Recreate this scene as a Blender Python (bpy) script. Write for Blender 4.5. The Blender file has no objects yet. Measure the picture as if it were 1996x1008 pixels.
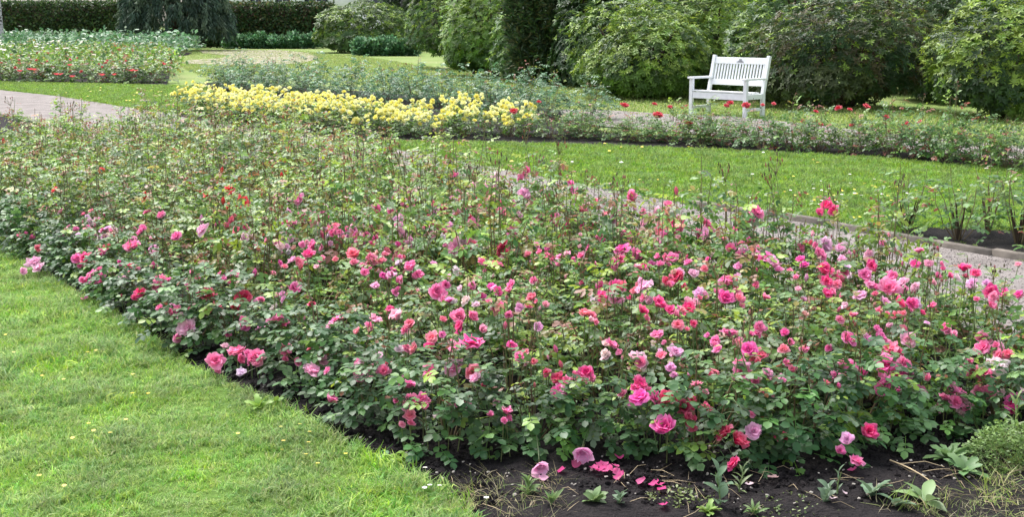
import bpy, math, random
import numpy as np
from mathutils import Matrix, Vector, noise as mnoise
R = math.radians
S = bpy.context.scene
rng = np.random.default_rng(7)
random.seed(7)

# ------------------------------------------------------------------ camera, sky, sun, exposure
FPX, CX, CY, HC = 2400.0, 998.0, 504.0, 1.6
PITCH = math.atan(459.0 / FPX)
cam = bpy.data.cameras.new('camera')
cam.sensor_width = 36.0
cam.lens = FPX / 1996.0 * 36.0
cam.clip_start = 0.1
cam.clip_end = 2000.0
camo = bpy.data.objects.new('camera', cam)
S.collection.objects.link(camo)
camo.location = (0, 0, HC)
camo.rotation_euler = (math.pi / 2 - PITCH, 0, 0)
S.camera = camo

SUN_EL, SUN_AZ = R(58), R(-35)          # azimuth measured from +Y towards +X
world = bpy.data.worlds.new('World')
S.world = world
world.use_nodes = True
wn, wl = world.node_tree.nodes, world.node_tree.links
wn.clear()
sky = wn.new('ShaderNodeTexSky')
sky.sky_type = 'NISHITA'
sky.sun_disc = False
sky.sun_elevation = SUN_EL
sky.sun_rotation = SUN_AZ
sky.air_density = 1.0
sky.dust_density = 4.0
sky.ozone_density = 1.0
hs = wn.new('ShaderNodeHueSaturation')
hs.inputs['Saturation'].default_value = 0.42
bg = wn.new('ShaderNodeBackground')
bg.inputs['Strength'].default_value = 0.14
wo = wn.new('ShaderNodeOutputWorld')
wl.new(sky.outputs[0], hs.inputs['Color'])
wl.new(hs.outputs[0], bg.inputs['Color'])
wl.new(bg.outputs[0], wo.inputs['Surface'])

sun = bpy.data.lights.new('sun', 'SUN')
sun.energy = 1.35
sun.angle = R(28)
sun.color = (1.0, 0.98, 0.95)
suno = bpy.data.objects.new('sun', sun)
S.collection.objects.link(suno)
sd = Vector((math.sin(SUN_AZ) * math.cos(SUN_EL), math.cos(SUN_AZ) * math.cos(SUN_EL), math.sin(SUN_EL)))
suno.rotation_euler = sd.to_track_quat('Z', 'Y').to_euler()
suno.location = (0, 0, 20)

S.view_settings.view_transform = 'Standard'
S.view_settings.look = 'None'
S.view_settings.exposure = 1.33
S.view_settings.gamma = 1.0
S.view_settings.use_curve_mapping = False
S.cycles.max_bounces = 6
S.cycles.diffuse_bounces = 3
S.cycles.glossy_bounces = 2
S.cycles.transmission_bounces = 3
S.cycles.use_denoising = True

COL = S.collection

# ------------------------------------------------------------------ helpers
def G(x, y, z=0.0):
    """a point of the place: where the sight line of photo pixel (x, y) meets the level z"""
    u = (x - CX) / FPX; v = -(y - CY) / FPX
    cp, sp = math.cos(PITCH), math.sin(PITCH)
    d = (u, cp + v * sp, -sp + v * cp)
    t = (z - HC) / d[2]
    return Vector((d[0] * t, d[1] * t, z))

def GP(pts, z=0.0):
    return [tuple(G(x, y)[:2]) for x, y in pts]

def tag(o, label=None, cat=None, group=None, kind=None):
    if label: o['label'] = label
    if cat: o['category'] = cat
    if group: o['group'] = group
    if kind: o['kind'] = kind
    return o

def empty(name, loc=(0, 0, 0), rz=0.0, sc=1.0):
    o = bpy.data.objects.new(name, None)
    o.empty_display_size = 0.1
    COL.objects.link(o)
    o.location = loc; o.rotation_euler = (0, 0, rz)
    o.scale = (sc, sc, sc) if not hasattr(sc, '__len__') else sc
    return o

def bmat(o):
    return Matrix.Translation(o.location) @ o.rotation_euler.to_matrix().to_4x4() @ Matrix.Diagonal((*o.scale, 1.0))

def put(name, mesh, parent=None, M=None, color=None):
    o = bpy.data.objects.new(name, mesh)
    COL.objects.link(o)
    if parent is not None: o.parent = parent
    if M is not None: o.matrix_basis = M
    if color is not None: o.color = (*color, 1.0)
    return o

def inpoly(P, poly):
    P = np.asarray(P, float).reshape(-1, 2); x, y = P[:, 0], P[:, 1]
    c = np.zeros(len(P), bool)
    n = len(poly)
    for i in range(n):
        x0, y0 = poly[i]; x1, y1 = poly[(i + 1) % n]
        if y0 == y1: continue
        m = ((y0 > y) != (y1 > y)) & (x < (x1 - x0) * (y - y0) / (y1 - y0) + x0)
        c ^= m
    return c

def linedist(P, line):
    P = np.asarray(P, float).reshape(-1, 2)
    best = np.full(len(P), 1e9)
    for (x0, y0), (x1, y1) in zip(line[:-1], line[1:]):
        a = np.array((x0, y0)); b = np.array((x1, y1)); d = b - a
        t = np.clip(((P - a) @ d) / max(d @ d, 1e-12), 0, 1)
        q = a + t[:, None] * d
        best = np.minimum(best, np.hypot(*(P - q).T))
    return best

class MB:
    """collects faces of any size and builds ONE mesh"""
    def __init__(s):
        s.V = []; s.F = []; s.n = 0; s.C = []; s.M = []
    def add(s, V, F, col=(1, 1, 1), mi=0):
        V = np.asarray(V, float).reshape(-1, 3)
        s.V.append(V)
        col = np.asarray(col, float)
        if col.ndim == 1: col = np.tile(col, (len(V), 1))
        s.C.append(col)
        F = np.asarray(F, int)
        s.F.append(F + s.n); s.M.append(np.full(len(F), mi))
        s.n += len(V)
    def mesh(s, name, mats, smooth=False):
        me = bpy.data.meshes.new(name)
        V = np.concatenate(s.V)
        me.vertices.add(len(V)); me.vertices.foreach_set('co', V.ravel().astype(np.float32))
        loops = np.concatenate([f.ravel() for f in s.F])
        sizes = np.concatenate([np.full(len(f), f.shape[1]) for f in s.F])
        st = np.concatenate([[0], np.cumsum(sizes)[:-1]])
        me.loops.add(len(loops)); me.loops.foreach_set('vertex_index', loops.astype(np.int32))
        me.polygons.add(len(sizes)); me.polygons.foreach_set('loop_start', st.astype(np.int32))
        me.polygons.foreach_set('material_index', np.concatenate(s.M).astype(np.int32))
        if smooth: me.polygons.foreach_set('use_smooth', np.ones(len(sizes), bool))
        a = me.color_attributes.new('Col', 'FLOAT_COLOR', 'POINT')
        C = np.concatenate([np.concatenate(s.C), np.ones((len(V), 1))], 1)
        a.data.foreach_set('color', C.ravel().astype(np.float32))
        for m in mats: me.materials.append(m)
        me.update(calc_edges=True); me.validate()
        return me
    def box(s, c, d, col=(1, 1, 1), mi=0, rot=None):
        x, y, z = [k / 2 for k in d]
        V = np.array([(-x,-y,-z),(x,-y,-z),(x,y,-z),(-x,y,-z),(-x,-y,z),(x,-y,z),(x,y,z),(-x,y,z)])
        if rot is not None: V = V @ np.array(rot.to_3x3()).T
        s.add(V + np.array(c), [(0,3,2,1),(4,5,6,7),(0,1,5,4),(1,2,6,5),(2,3,7,6),(3,0,4,7)], col, mi)
    def tube(s, pts, rad, n=5, col=(1, 1, 1), mi=0):
        pts = np.asarray(pts, float); k = len(pts)
        rad = np.full(k, rad) if np.isscalar(rad) else np.asarray(rad)
        T = np.gradient(pts, axis=0); T /= np.linalg.norm(T, axis=1)[:, None] + 1e-9
        up = np.array((1, 0, 0)) if abs(T[0][2]) > .7 else np.array((0, 0, 1))
        A = np.cross(T, up); A /= np.linalg.norm(A, axis=1)[:, None] + 1e-9
        B = np.cross(T, A)
        an = np.arange(n) / n * 2 * np.pi
        V = pts[:, None] + rad[:, None, None] * (np.cos(an)[None, :, None] * A[:, None] + np.sin(an)[None, :, None] * B[:, None])
        F = [(i * n + j, i * n + (j + 1) % n, (i + 1) * n + (j + 1) % n, (i + 1) * n + j) for i in range(k - 1) for j in range(n)]
        s.add(V, F, col, mi)

def nrm(a): return a / (np.linalg.norm(a, axis=-1, keepdims=True) + 1e-9)

def place_tpl(mb, T, F, pos, fwd, up, size, col, mi=0, wid=None):
    """many copies of a small template (x = along, y = across, z = out) in one go"""
    pos = np.asarray(pos); n = len(pos)
    if n == 0: return
    fwd = nrm(np.asarray(fwd, float)); up = np.asarray(up, float)
    side = nrm(np.cross(up, fwd)); upn = np.cross(fwd, side)
    size = np.broadcast_to(size, (n,)); w = size if wid is None else size * wid
    V = pos[:, None] + T[None, :, 0, None] * size[:, None, None] * fwd[:, None] \
        + T[None, :, 1, None] * w[:, None, None] * side[:, None] + T[None, :, 2, None] * size[:, None, None] * upn[:, None]
    k = len(T)
    Fs = (np.asarray(F)[None] + (np.arange(n) * k)[:, None, None]).reshape(-1, np.asarray(F).shape[1])
    C = np.repeat(np.asarray(col, float).reshape(n, 3), k, axis=0)
    mb.add(V.reshape(-1, 3), Fs, C, mi)

# leaf templates (unit length)
LEAF8 = np.array([(0,0,0),(.28,.24,.05),(.68,.27,.03),(1,0,-.08),(.68,-.27,.03),(.28,-.24,.05),(.48,0,-.02)])
LEAF8F = [(0,6,1),(1,6,2),(2,6,3),(3,6,4),(4,6,5),(5,6,0)]
LEAF4 = np.array([(0,0,0),(.5,.3,.06),(1,0,-.06),(.5,-.3,.06)])
LEAF4F = [(0,2,1),(0,3,2)]
LANCE = np.array([(0,0,0),(.5,.15,.06),(1,0,-.12),(.5,-.15,.06),(.55,0,0)])
LANCEF = [(0,4,1),(1,4,2),(2,4,3),(3,4,0)]

# ------------------------------------------------------------------ materials
def newmat(name):
    m = bpy.data.materials.new(name); m.use_nodes = True
    nt = m.node_tree; nt.nodes.clear()
    o = nt.nodes.new('ShaderNodeOutputMaterial')
    return m, nt, o

def node(nt, t, **kw):
    n = nt.nodes.new(t)
    for k, v in kw.items(): setattr(n, k, v)
    return n

def leaf_mat(name, rough=.4, trans=.3, hue=.02, val=.3, attr=True, base=(.05, .1, .03), spec=.5, objcol=False, wpatch=None, satv=.12):
    m, nt, o = newmat(name); L = nt.links.new
    if attr:
        c = node(nt, 'ShaderNodeAttribute', attribute_name='Col').outputs['Color']
    else:
        r_ = node(nt, 'ShaderNodeRGB'); r_.outputs[0].default_value = (*base, 1); c = r_.outputs[0]
    oi = node(nt, 'ShaderNodeObjectInfo')
    if objcol:
        mx = node(nt, 'ShaderNodeMix', data_type='RGBA', blend_type='MULTIPLY'); mx.inputs[0].default_value = 1
        L(c, mx.inputs[6]); L(oi.outputs['Color'], mx.inputs[7]); c = mx.outputs[2]
    h = node(nt, 'ShaderNodeHueSaturation'); L(c, h.inputs['Color'])
    mr = node(nt, 'ShaderNodeMapRange'); L(oi.outputs['Random'], mr.inputs[0])
    mr.inputs[3].default_value = .5 - hue; mr.inputs[4].default_value = .5 + hue
    L(mr.outputs[0], h.inputs['Hue'])
    geo = node(nt, 'ShaderNodeNewGeometry')
    nz = node(nt, 'ShaderNodeTexNoise'); nz.inputs['Scale'].default_value = 1.6 if wpatch is None else wpatch; nz.inputs['Detail'].default_value = 4
    L(geo.outputs['Position'], nz.inputs['Vector'])
    mv = node(nt, 'ShaderNodeMapRange'); L(nz.outputs[0], mv.inputs[0])
    mv.inputs[1].default_value = .3; mv.inputs[2].default_value = .7
    mv.inputs[3].default_value = 1 - val; mv.inputs[4].default_value = 1 + val
    L(mv.outputs[0], h.inputs['Value'])
    n3 = node(nt, 'ShaderNodeTexNoise'); n3.inputs['Scale'].default_value = 3.1; n3.inputs['Detail'].default_value = 3
    L(geo.outputs['Position'], n3.inputs['Vector'])
    m3 = node(nt, 'ShaderNodeMapRange'); L(n3.outputs[0], m3.inputs[0]); m3.inputs[1].default_value = .35; m3.inputs[2].default_value = .65
    m3.inputs[3].default_value = 1 - satv; m3.inputs[4].default_value = 1 + satv * .4
    L(m3.outputs[0], h.inputs['Saturation'])
    p = node(nt, 'ShaderNodeBsdfPrincipled'); L(h.outputs[0], p.inputs['Base Color'])
    p.inputs['Roughness'].default_value = rough
    p.inputs['Specular IOR Level'].default_value = spec
    tr = node(nt, 'ShaderNodeBsdfTranslucent')
    h2 = node(nt, 'ShaderNodeHueSaturation'); h2.inputs['Hue'].default_value = .48; h2.inputs['Value'].default_value = 1.5
    L(h.outputs[0], h2.inputs['Color']); L(h2.outputs[0], tr.inputs['Color'])
    ms = node(nt, 'ShaderNodeMixShader'); ms.inputs[0].default_value = trans
    L(p.outputs[0], ms.inputs[1]); L(tr.outputs[0], ms.inputs[2]); L(ms.outputs[0], o.inputs['Surface'])
    return m

def petal_mat(name='rose_petal', edge=(1, .74, .86)):
    m, nt, o = newmat(name); L = nt.links.new
    a = node(nt, 'ShaderNodeAttribute', attribute_name='Col')       # r = how pale the petal runs towards its edge
    oi = node(nt, 'ShaderNodeObjectInfo')
    sep = node(nt, 'ShaderNodeSeparateColor'); L(a.outputs['Color'], sep.inputs[0])
    mx = node(nt, 'ShaderNodeMix', data_type='RGBA'); L(sep.outputs[0], mx.inputs[0]); L(oi.outputs['Color'], mx.inputs[6])
    pale = node(nt, 'ShaderNodeMix', data_type='RGBA'); pale.inputs[0].default_value = .5
    L(oi.outputs['Color'], pale.inputs[6]); pale.inputs[7].default_value = (*edge, 1)
    L(pale.outputs[2], mx.inputs[7])
    h = node(nt, 'ShaderNodeHueSaturation'); L(mx.outputs[2], h.inputs['Color'])
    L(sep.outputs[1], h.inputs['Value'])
    p = node(nt, 'ShaderNodeBsdfPrincipled'); L(h.outputs[0], p.inputs['Base Color'])
    p.inputs['Roughness'].default_value = .6; p.inputs['Specular IOR Level'].default_value = .25
    tr = node(nt, 'ShaderNodeBsdfTranslucent'); L(h.outputs[0], tr.inputs['Color'])
    ms = node(nt, 'ShaderNodeMixShader'); ms.inputs[0].default_value = .5
    L(p.outputs[0], ms.inputs[1]); L(tr.outputs[0], ms.inputs[2]); L(ms.outputs[0], o.inputs['Surface'])
    return m

def ground_mat(name, cols, scale, fine=60, rough=.95, bump=.5, dist=.02):
    """mottled ground: a coarse noise picks between colours, a fine one breaks them up"""
    m, nt, o = newmat(name); L = nt.links.new
    geo = node(nt, 'ShaderNodeNewGeometry')
    n1 = node(nt, 'ShaderNodeTexNoise'); n1.inputs['Scale'].default_value = scale; n1.inputs['Detail'].default_value = 6
    n2 = node(nt, 'ShaderNodeTexNoise'); n2.inputs['Scale'].default_value = fine; n2.inputs['Detail'].default_value = 4
    L(geo.outputs['Position'], n1.inputs['Vector']); L(geo.outputs['Position'], n2.inputs['Vector'])
    mm = node(nt, 'ShaderNodeMix', data_type='FLOAT'); mm.inputs[0].default_value = .45
    L(n1.outputs[0], mm.inputs[2]); L(n2.outputs[0], mm.inputs[3])
    cr = node(nt, 'ShaderNodeValToRGB'); L(mm.outputs[0], cr.inputs[0])
    e = cr.color_ramp.elements
    for i, c in enumerate(cols):
        pos = .33 + .34 * i / (len(cols) - 1)
        if i < 2: e[i].position = pos; e[i].color = (*c, 1)
        else:
            k = e.new(pos); k.color = (*c, 1)
    p = node(nt, 'ShaderNodeBsdfPrincipled'); L(cr.outputs[0], p.inputs['Base Color'])
    p.inputs['Roughness'].default_value = rough; p.inputs['Specular IOR Level'].default_value = .2
    b = node(nt, 'ShaderNodeBump'); b.inputs['Strength'].default_value = bump; b.inputs['Distance'].default_value = dist
    L(n2.outputs[0], b.inputs['Height']); L(b.outputs[0], p.inputs['Normal'])
    L(p.outputs[0], o.inputs['Surface'])
    return m

def plain(name, col, rough=.6, var=.12, scale=20, spec=.4, bump=0):
    m, nt, o = newmat(name); L = nt.links.new
    tc = node(nt, 'ShaderNodeTexCoord')
    nz = node(nt, 'ShaderNodeTexNoise'); nz.inputs['Scale'].default_value = scale; nz.inputs['Detail'].default_value = 5
    L(tc.outputs['Object'], nz.inputs['Vector'])
    mr = node(nt, 'ShaderNodeMapRange'); L(nz.outputs[0], mr.inputs[0]); mr.inputs[1].default_value = .3; mr.inputs[2].default_value = .7
    mr.inputs[3].default_value = 1 - var; mr.inputs[4].default_value = 1 + var
    h = node(nt, 'ShaderNodeHueSaturation'); h.inputs['Color'].default_value = (*col, 1); L(mr.outputs[0], h.inputs['Value'])
    p = node(nt, 'ShaderNodeBsdfPrincipled'); L(h.outputs[0], p.inputs['Base Color'])
    p.inputs['Roughness'].default_value = rough; p.inputs['Specular IOR Level'].default_value = spec
    if bump:
        b = node(nt, 'ShaderNodeBump'); b.inputs['Strength'].default_value = bump; b.inputs['Distance'].default_value = .01
        L(nz.outputs[0], b.inputs['Height']); L(b.outputs[0], p.inputs['Normal'])
    L(p.outputs[0], o.inputs['Surface'])
    return m

M_LEAF = leaf_mat('rose_leaf', rough=.40, trans=.3, hue=.012, val=.25, spec=.4)
M_LEAFO = leaf_mat('rose_leaf_single', rough=.40, trans=.3, hue=.012, val=.25, objcol=True, spec=.4)
M_RHODO = leaf_mat('rhododendron_leaf', rough=.45, trans=.25, hue=.01, val=.22, spec=.35)
M_DARK = leaf_mat('conifer_needles', rough=.6, trans=.1, hue=.01, val=.25, spec=.3)
M_GRASS = leaf_mat('grass_blade', rough=.5, trans=.35, hue=.025, val=.26, spec=.3, wpatch=3.2, satv=.16)
M_WEED = leaf_mat('weed_leaf', rough=.5, trans=.25, hue=.01, val=.12)
M_PETAL = petal_mat()
M_PETALY = petal_mat('pale_edged_petal', (1, .98, .85))
M_STEM = leaf_mat('rose_stem', rough=.5, trans=0, hue=.01, val=.15)
M_BARK = plain('shrub_bark', (.07, .05, .035), .9, .3, 8, .2, .6)
M_SOIL = ground_mat('dark_soil', [(.008, .007, .008), (.017, .014, .015), (.03, .025, .024)], 6, 70, .95, 1.0, .02)
M_LAWN = ground_mat('lawn_ground', [(.06, .11, .02), (.10, .18, .03), (.14, .22, .04)], 1.2, 45, .95, .6, .02)
M_LAWN2 = ground_mat('far_lawn_ground', [(.13, .21, .045), (.18, .25, .065), (.26, .28, .12)], .35, 12, .95, .4, .02)
M_LAWN3 = ground_mat('green_lawn_ground', [(.07, .16, .018), (.11, .22, .025), (.14, .26, .035)], .8, 25, .95, .4, .02)
M_GRAVEL = ground_mat('pinkish_gravel', [(.15, .132, .122), (.225, .2, .188), (.31, .28, .265)], 3, 90, .9, .8, .01)
M_CONC = plain('edging_concrete', (.16, .14, .12), .9, .3, 14, .2, .6)
M_WHITE = plain('white_paint', (.78, .80, .82), .45, .08, 9, .5)
M_MARK = plain('carved_mark', (.22, .22, .24), .6, .2, 60)
M_PEB = plain('pebble', (.35, .32, .28), .8, .4, 3)
M_TWIG = plain('dry_straw', (.42, .33, .2), .8, .3, 12)
M_WALLW = plain('house_render', (.78, .78, .76), .8, .06, 2)
M_GLASSD = plain('window_glass', (.03, .035, .04), .1, .2, 1, .6)
M_ROOF = plain('roof_tile', (.12, .08, .07), .8, .25, 6)
M_POST = plain('dark_post', (.05, .045, .05), .7, .2, 4)

# ------------------------------------------------------------------ scattering of stuff (grass, crumbs)
PROTO = bpy.data.collections.new('grass_tufts')      # sources only, never linked into the scene
def proto_coll(name, meshes):
    c = bpy.data.collections.new(name)
    for i, me in enumerate(meshes):
        o = bpy.data.objects.new('%s_%02d' % (name, i), me)
        c.objects.link(o)
    return c

def scatter(name, pts, scale, coll, nvar, label, cat, tilt=.15, kind='stuff', seed=1):
    r_ = np.random.default_rng(seed)
    n = len(pts)
    me = bpy.data.meshes.new(name)
    me.vertices.add(n); me.vertices.foreach_set('co', np.asarray(pts, np.float32).ravel())
    a = me.attributes.new('rot', 'FLOAT_VECTOR', 'POINT')
    rot = np.stack([r_.normal(0, tilt, n), r_.normal(0, tilt, n), r_.uniform(0, 6.283, n)], 1)
    a.data.foreach_set('vector', rot.ravel().astype(np.float32))
    a = me.attributes.new('siz', 'FLOAT', 'POINT'); a.data.foreach_set('value', np.asarray(scale, np.float32))
    a = me.attributes.new('idx', 'INT', 'POINT'); a.data.foreach_set('value', r_.integers(0, nvar, n).astype(np.int32))
    o = put(name, me)
    tag(o, label, cat, None, kind)
    ng = bpy.data.node_groups.new(name + '_nodes', 'GeometryNodeTree')
    ng.interface.new_socket('Geometry', in_out='INPUT', socket_type='NodeSocketGeometry')
    ng.interface.new_socket('Geometry', in_out='OUTPUT', socket_type='NodeSocketGeometry')
    N = ng.nodes; L = ng.links.new
    gi = N.new('NodeGroupInput'); go = N.new('NodeGroupOutput')
    ci = N.new('GeometryNodeCollectionInfo'); ci.inputs['Collection'].default_value = coll
    ci.inputs['Separate Children'].default_value = True; ci.inputs['Reset Children'].default_value = True
    ip = N.new('GeometryNodeInstanceOnPoints'); ip.inputs['Pick Instance'].default_value = True
    def na(nm, ty):
        q = N.new('GeometryNodeInputNamedAttribute'); q.data_type = ty; q.inputs['Name'].default_value = nm
        return q.outputs['Attribute']
    L(gi.outputs[0], ip.inputs['Points']); L(ci.outputs[0], ip.inputs['Instance'])
    L(na('idx', 'INT'), ip.inputs['Instance Index'])
    er = N.new('FunctionNodeEulerToRotation'); L(na('rot', 'FLOAT_VECTOR'), er.inputs[0]); L(er.outputs[0], ip.inputs['Rotation'])
    L(na('siz', 'FLOAT'), ip.inputs['Scale'])
    L(ip.outputs[0], go.inputs[0])
    md = o.modifiers.new('scatter', 'NODES'); md.node_group = ng
    return o

def rand_in_poly(poly, dens, r_=rng):
    p = np.array(poly); lo, hi = p.min(0), p.max(0)
    n = int((hi - lo).prod() * dens)
    q = r_.uniform(lo, hi, (n, 2))
    return q[inpoly(q, poly)]

def grass_tuft(seed, nb, hgt, w, rad, pal, lean=.5, segs=3):
    r_ = np.random.default_rng(seed); mb = MB()
    for i in range(nb):
        a = r_.uniform(0, 6.283); rr = rad * math.sqrt(r_.uniform())
        b = np.array((math.cos(a) * rr, math.sin(a) * rr, 0))
        h = hgt * r_.uniform(.55, 1.15); d = r_.uniform(0, 6.283); le = h * lean * r_.uniform(.2, 1.5)
        dv = np.array((math.cos(d), math.sin(d), 0)); sv = np.array((-math.sin(d), math.cos(d), 0))
        t = np.linspace(0, 1, segs)
        mid = b + t[:, None] ** 2 * le * dv + (t[:, None] * h * (1 - .25 * t[:, None] * lean)) * np.array((0, 0, 1))
        wd = w * np.array([1, .8, .5, .3][:segs - 1] + [0])
        V = np.concatenate([mid[:-1] - sv * wd[:-1, None] / 2, mid[:-1] + sv * wd[:-1, None] / 2, mid[-1:]])
        k = segs - 1
        c = pal[r_.integers(len(pal))] * r_.uniform(.6, 1.35)
        F4 = [(j, k + j, k + j + 1, j + 1) for j in range(k - 1)]
        mb.add(V, F4, c); n0 = mb.n - len(V)
        mb.F.append(np.array([(n0 + k - 1, n0 + 2 * k - 1, n0 + 2 * k)])); mb.M.append(np.zeros(1))
    return mb.mesh('grass_tuft', [M_GRASS])

# ------------------------------------------------------------------ the ground plan
LAWN_EDGE = [(-260, 330), (-120, 395), (0, 462), (40, 500), (75, 528), (150, 575), (235, 620), (330, 690), (420, 735), (510, 775), (600, 822), (680, 872), (760, 908), (830, 938), (890, 975), (925, 1008), (960, 1080)]
BED_FAR = [(3300, 1100), (2400, 900), (1996, 712), (1850, 652), (1695, 602), (1500, 572), (1283, 536), (1100, 495), (950, 432), (850, 396), (700, 356), (550, 324), (400, 296), (240, 280), (110, 262), (60, 236), (0, 222), (-200, 212)]
PATH_FAR = [(-200, 163), (0, 172), (120, 186), (230, 205), (330, 220), (460, 238), (600, 260), (740, 283), (880, 310), (1000, 334), (1130, 358), (1260, 384), (1400, 406), (1560, 428), (1740, 461), (1860, 482), (1996, 505), (2400, 570), (3100, 690)]
CENT_NEAR = [(-200, 330), (0, 420), (90, 495), (170, 535), (300, 605), (400, 668), (540, 706), (650, 744), (730, 792), (850, 852), (980, 872), (1100, 852), (1250, 876), (1420, 888), (1560, 872), (1700, 834), (1850, 812), (1996, 812), (2150, 820), (2400, 860)]
gLE, gBF, gPF, gCN = GP(LAWN_EDGE), GP(BED_FAR), GP(PATH_FAR), GP(CENT_NEAR)

def sheet(name, poly, z, mat, kind='structure', label=None):
    import bmesh
    bm = bmesh.new()
    f = bm.faces.new([bm.verts.new((x, y, z)) for x, y in poly])
    bmesh.ops.triangulate(bm, faces=[f])
    for f in bm.faces:
        if f.normal.z < 0: f.normal_flip()
    me = bpy.data.meshes.new(name); bm.to_mesh(me); bm.free(); me.materials.append(mat)
    o = put(name, me); tag(o, label, None, None, kind)
    return o

import bmesh
sheet('ground', [(-500, -60), (500, -60), (500, 700), (-500, 700)], -.02, M_LAWN2, label='worn olive grass of the park stretching to the hedges')
near_lawn = gLE + [(.3, 2.6), (-6, 2.6), (-9, 9)]
sheet('lawn', near_lawn, 0.0, M_LAWN, label='mown near lawn beside the rose bed')
bed_poly = gLE + [(.4, 2.6), (4.5, 2.6)] + gBF
sheet('garden_bed_ground', bed_poly, -.004, M_SOIL, label='dark soil under the large rose bed')
path_poly = gBF + gPF
sheet('gravel_path', path_poly, .004, M_GRAVEL, label='pinkish gravel path between the near bed and the middle lawn')
# middle lawn (right), left lawn, upper gravel path by the bench, small soil bed by the kerb
mid_lawn_px = [(740, 283), (880, 310), (1000, 334), (1130, 358), (1260, 384), (1400, 406), (1560, 428), (1740, 461), (1775, 446), (1860, 450), (1996, 456), (2300, 490), (3000, 590), (3000, 440), (2300, 360), (1996, 330), (1850, 322), (1700, 308), (1500, 298), (1300, 289), (1040, 280), (850, 276), (720, 274)]
sheet('middle_lawn', GP(mid_lawn_px), .002, M_LAWN3, label='bright green lawn strip dotted with daisies')
left_lawn_px = [(-200, 163), (0, 172), (120, 186), (230, 205), (330, 220), (400, 229), (420, 168), (340, 166), (100, 165), (-200, 163)]
left_lawn_px = [(-200, 166), (0, 175), (120, 188), (230, 206), (330, 220), (390, 228), (420, 170), (340, 167), (160, 163), (0, 160), (-200, 152)]
sheet('left_lawn', GP(left_lawn_px), .006, M_LAWN3, label='green lawn wedge beyond the gravel path')
bedsmall_px = [(1740, 462), (1860, 484), (1996, 507), (2400, 572), (3000, 675), (3000, 600), (2400, 515), (2300, 488), (1996, 452), (1860, 447), (1775, 444)]
sheet('kerbside_bed_ground', GP(bedsmall_px), .012, M_SOIL, label='narrow soil bed behind the stone edging')
upper_path_px = [(1060, 213), (1180, 214), (1300, 222), (1420, 226), (1560, 240), (1750, 262), (1996, 286), (2300, 320), (3000, 395), (3000, 440), (2300, 362), (1996, 332), (1850, 315), (1700, 296), (1500, 275), (1300, 256), (1180, 246), (1060, 240), (900, 225), (800, 205), (900, 203)]
sheet('upper_gravel_path', GP(upper_path_px), .003, M_GRAVEL, label='gravel path passing in front of the white bench')
sheet('row_bed_ground', GP([(1030, 280), (1300, 291), (1500, 300), (1700, 310), (1850, 324), (1990, 340), (2300, 372), (3000, 450), (3000, 428), (2300, 352), (1990, 318), (1850, 300), (1700, 286), (1500, 276), (1300, 266), (1030, 250)]), .008, M_SOIL, label='soil under the row of red roses')
sheet('yellow_bed_ground', GP([(345, 226), (420, 240), (560, 258), (700, 274), (850, 279), (1040, 282), (1110, 240), (1090, 215), (900, 190), (700, 178), (420, 160), (340, 170)]), .010, M_SOIL, label='soil under the yellow rose bed')
sheet('gravel_clearing', GP([(350, 122), (470, 129), (590, 123), (625, 111), (600, 102), (540, 97), (385, 97), (395, 103), (445, 107), (430, 113), (370, 116)]), .002, ground_mat('worn_gravel', [(.17, .2, .09), (.3, .27, .2), (.36, .32, .27)], .7, 5, .95, .3), label='pale worn gravel patch far across the park')
sheet('far_bed_ground', GP([(-200, 168), (0, 166), (160, 167), (325, 167), (332, 140), (318, 112), (370, 106), (375, 102), (250, 98), (-200, 98)]), .009, M_SOIL, label='soil under the far rose beds')

# finely broken soil in the near bed
def soil_relief():
    step = .022
    xs = np.arange(-3.2, 3.4, step); ys = np.arange(3.4, 8.0, step)
    X, Y = np.meshgrid(xs, ys, indexing='ij')
    P = np.stack([X.ravel(), Y.ravel()], 1)
    ins = inpoly(P, bed_poly) & (linedist(P, gCN) < .95)
    ins &= P[:, 1] < 7.6
    ed = linedist(P, gLE)
    Z = np.zeros(len(P))
    idx = np.where(ins)[0]
    for i in idx:
        x, y = P[i]
        v = mnoise.noise(Vector((x * 3, y * 3, 0))) * .018 + mnoise.noise(Vector((x * 14, y * 14, 3))) * .012 + abs(mnoise.noise(Vector((x * 34, y * 34, 5)))) * .014
        Z[i] = (.012 + v) * min(1, ed[i] / .12) + (-.012) * max(0, 1 - ed[i] / .05)
    m = ins.reshape(X.shape); nid = -np.ones(len(P), int); nid[idx] = np.arange(len(idx))
    nid2 = nid.reshape(X.shape)
    q = m[:-1, :-1] & m[1:, :-1] & m[1:, 1:] & m[:-1, 1:]
    F = np.stack([nid2[:-1, :-1][q], nid2[1:, :-1][q], nid2[1:, 1:][q], nid2[:-1, 1:][q]], 1)
    V = np.concatenate([P[idx], Z[idx, None]], 1)
    mb = MB(); mb.add(V, F)
    o = put('soil', mb.mesh('soil', [M_SOIL], True)); tag(o, 'dark crumbly soil showing along the front of the rose bed', None, None, 'structure')
soil_relief()

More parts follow.
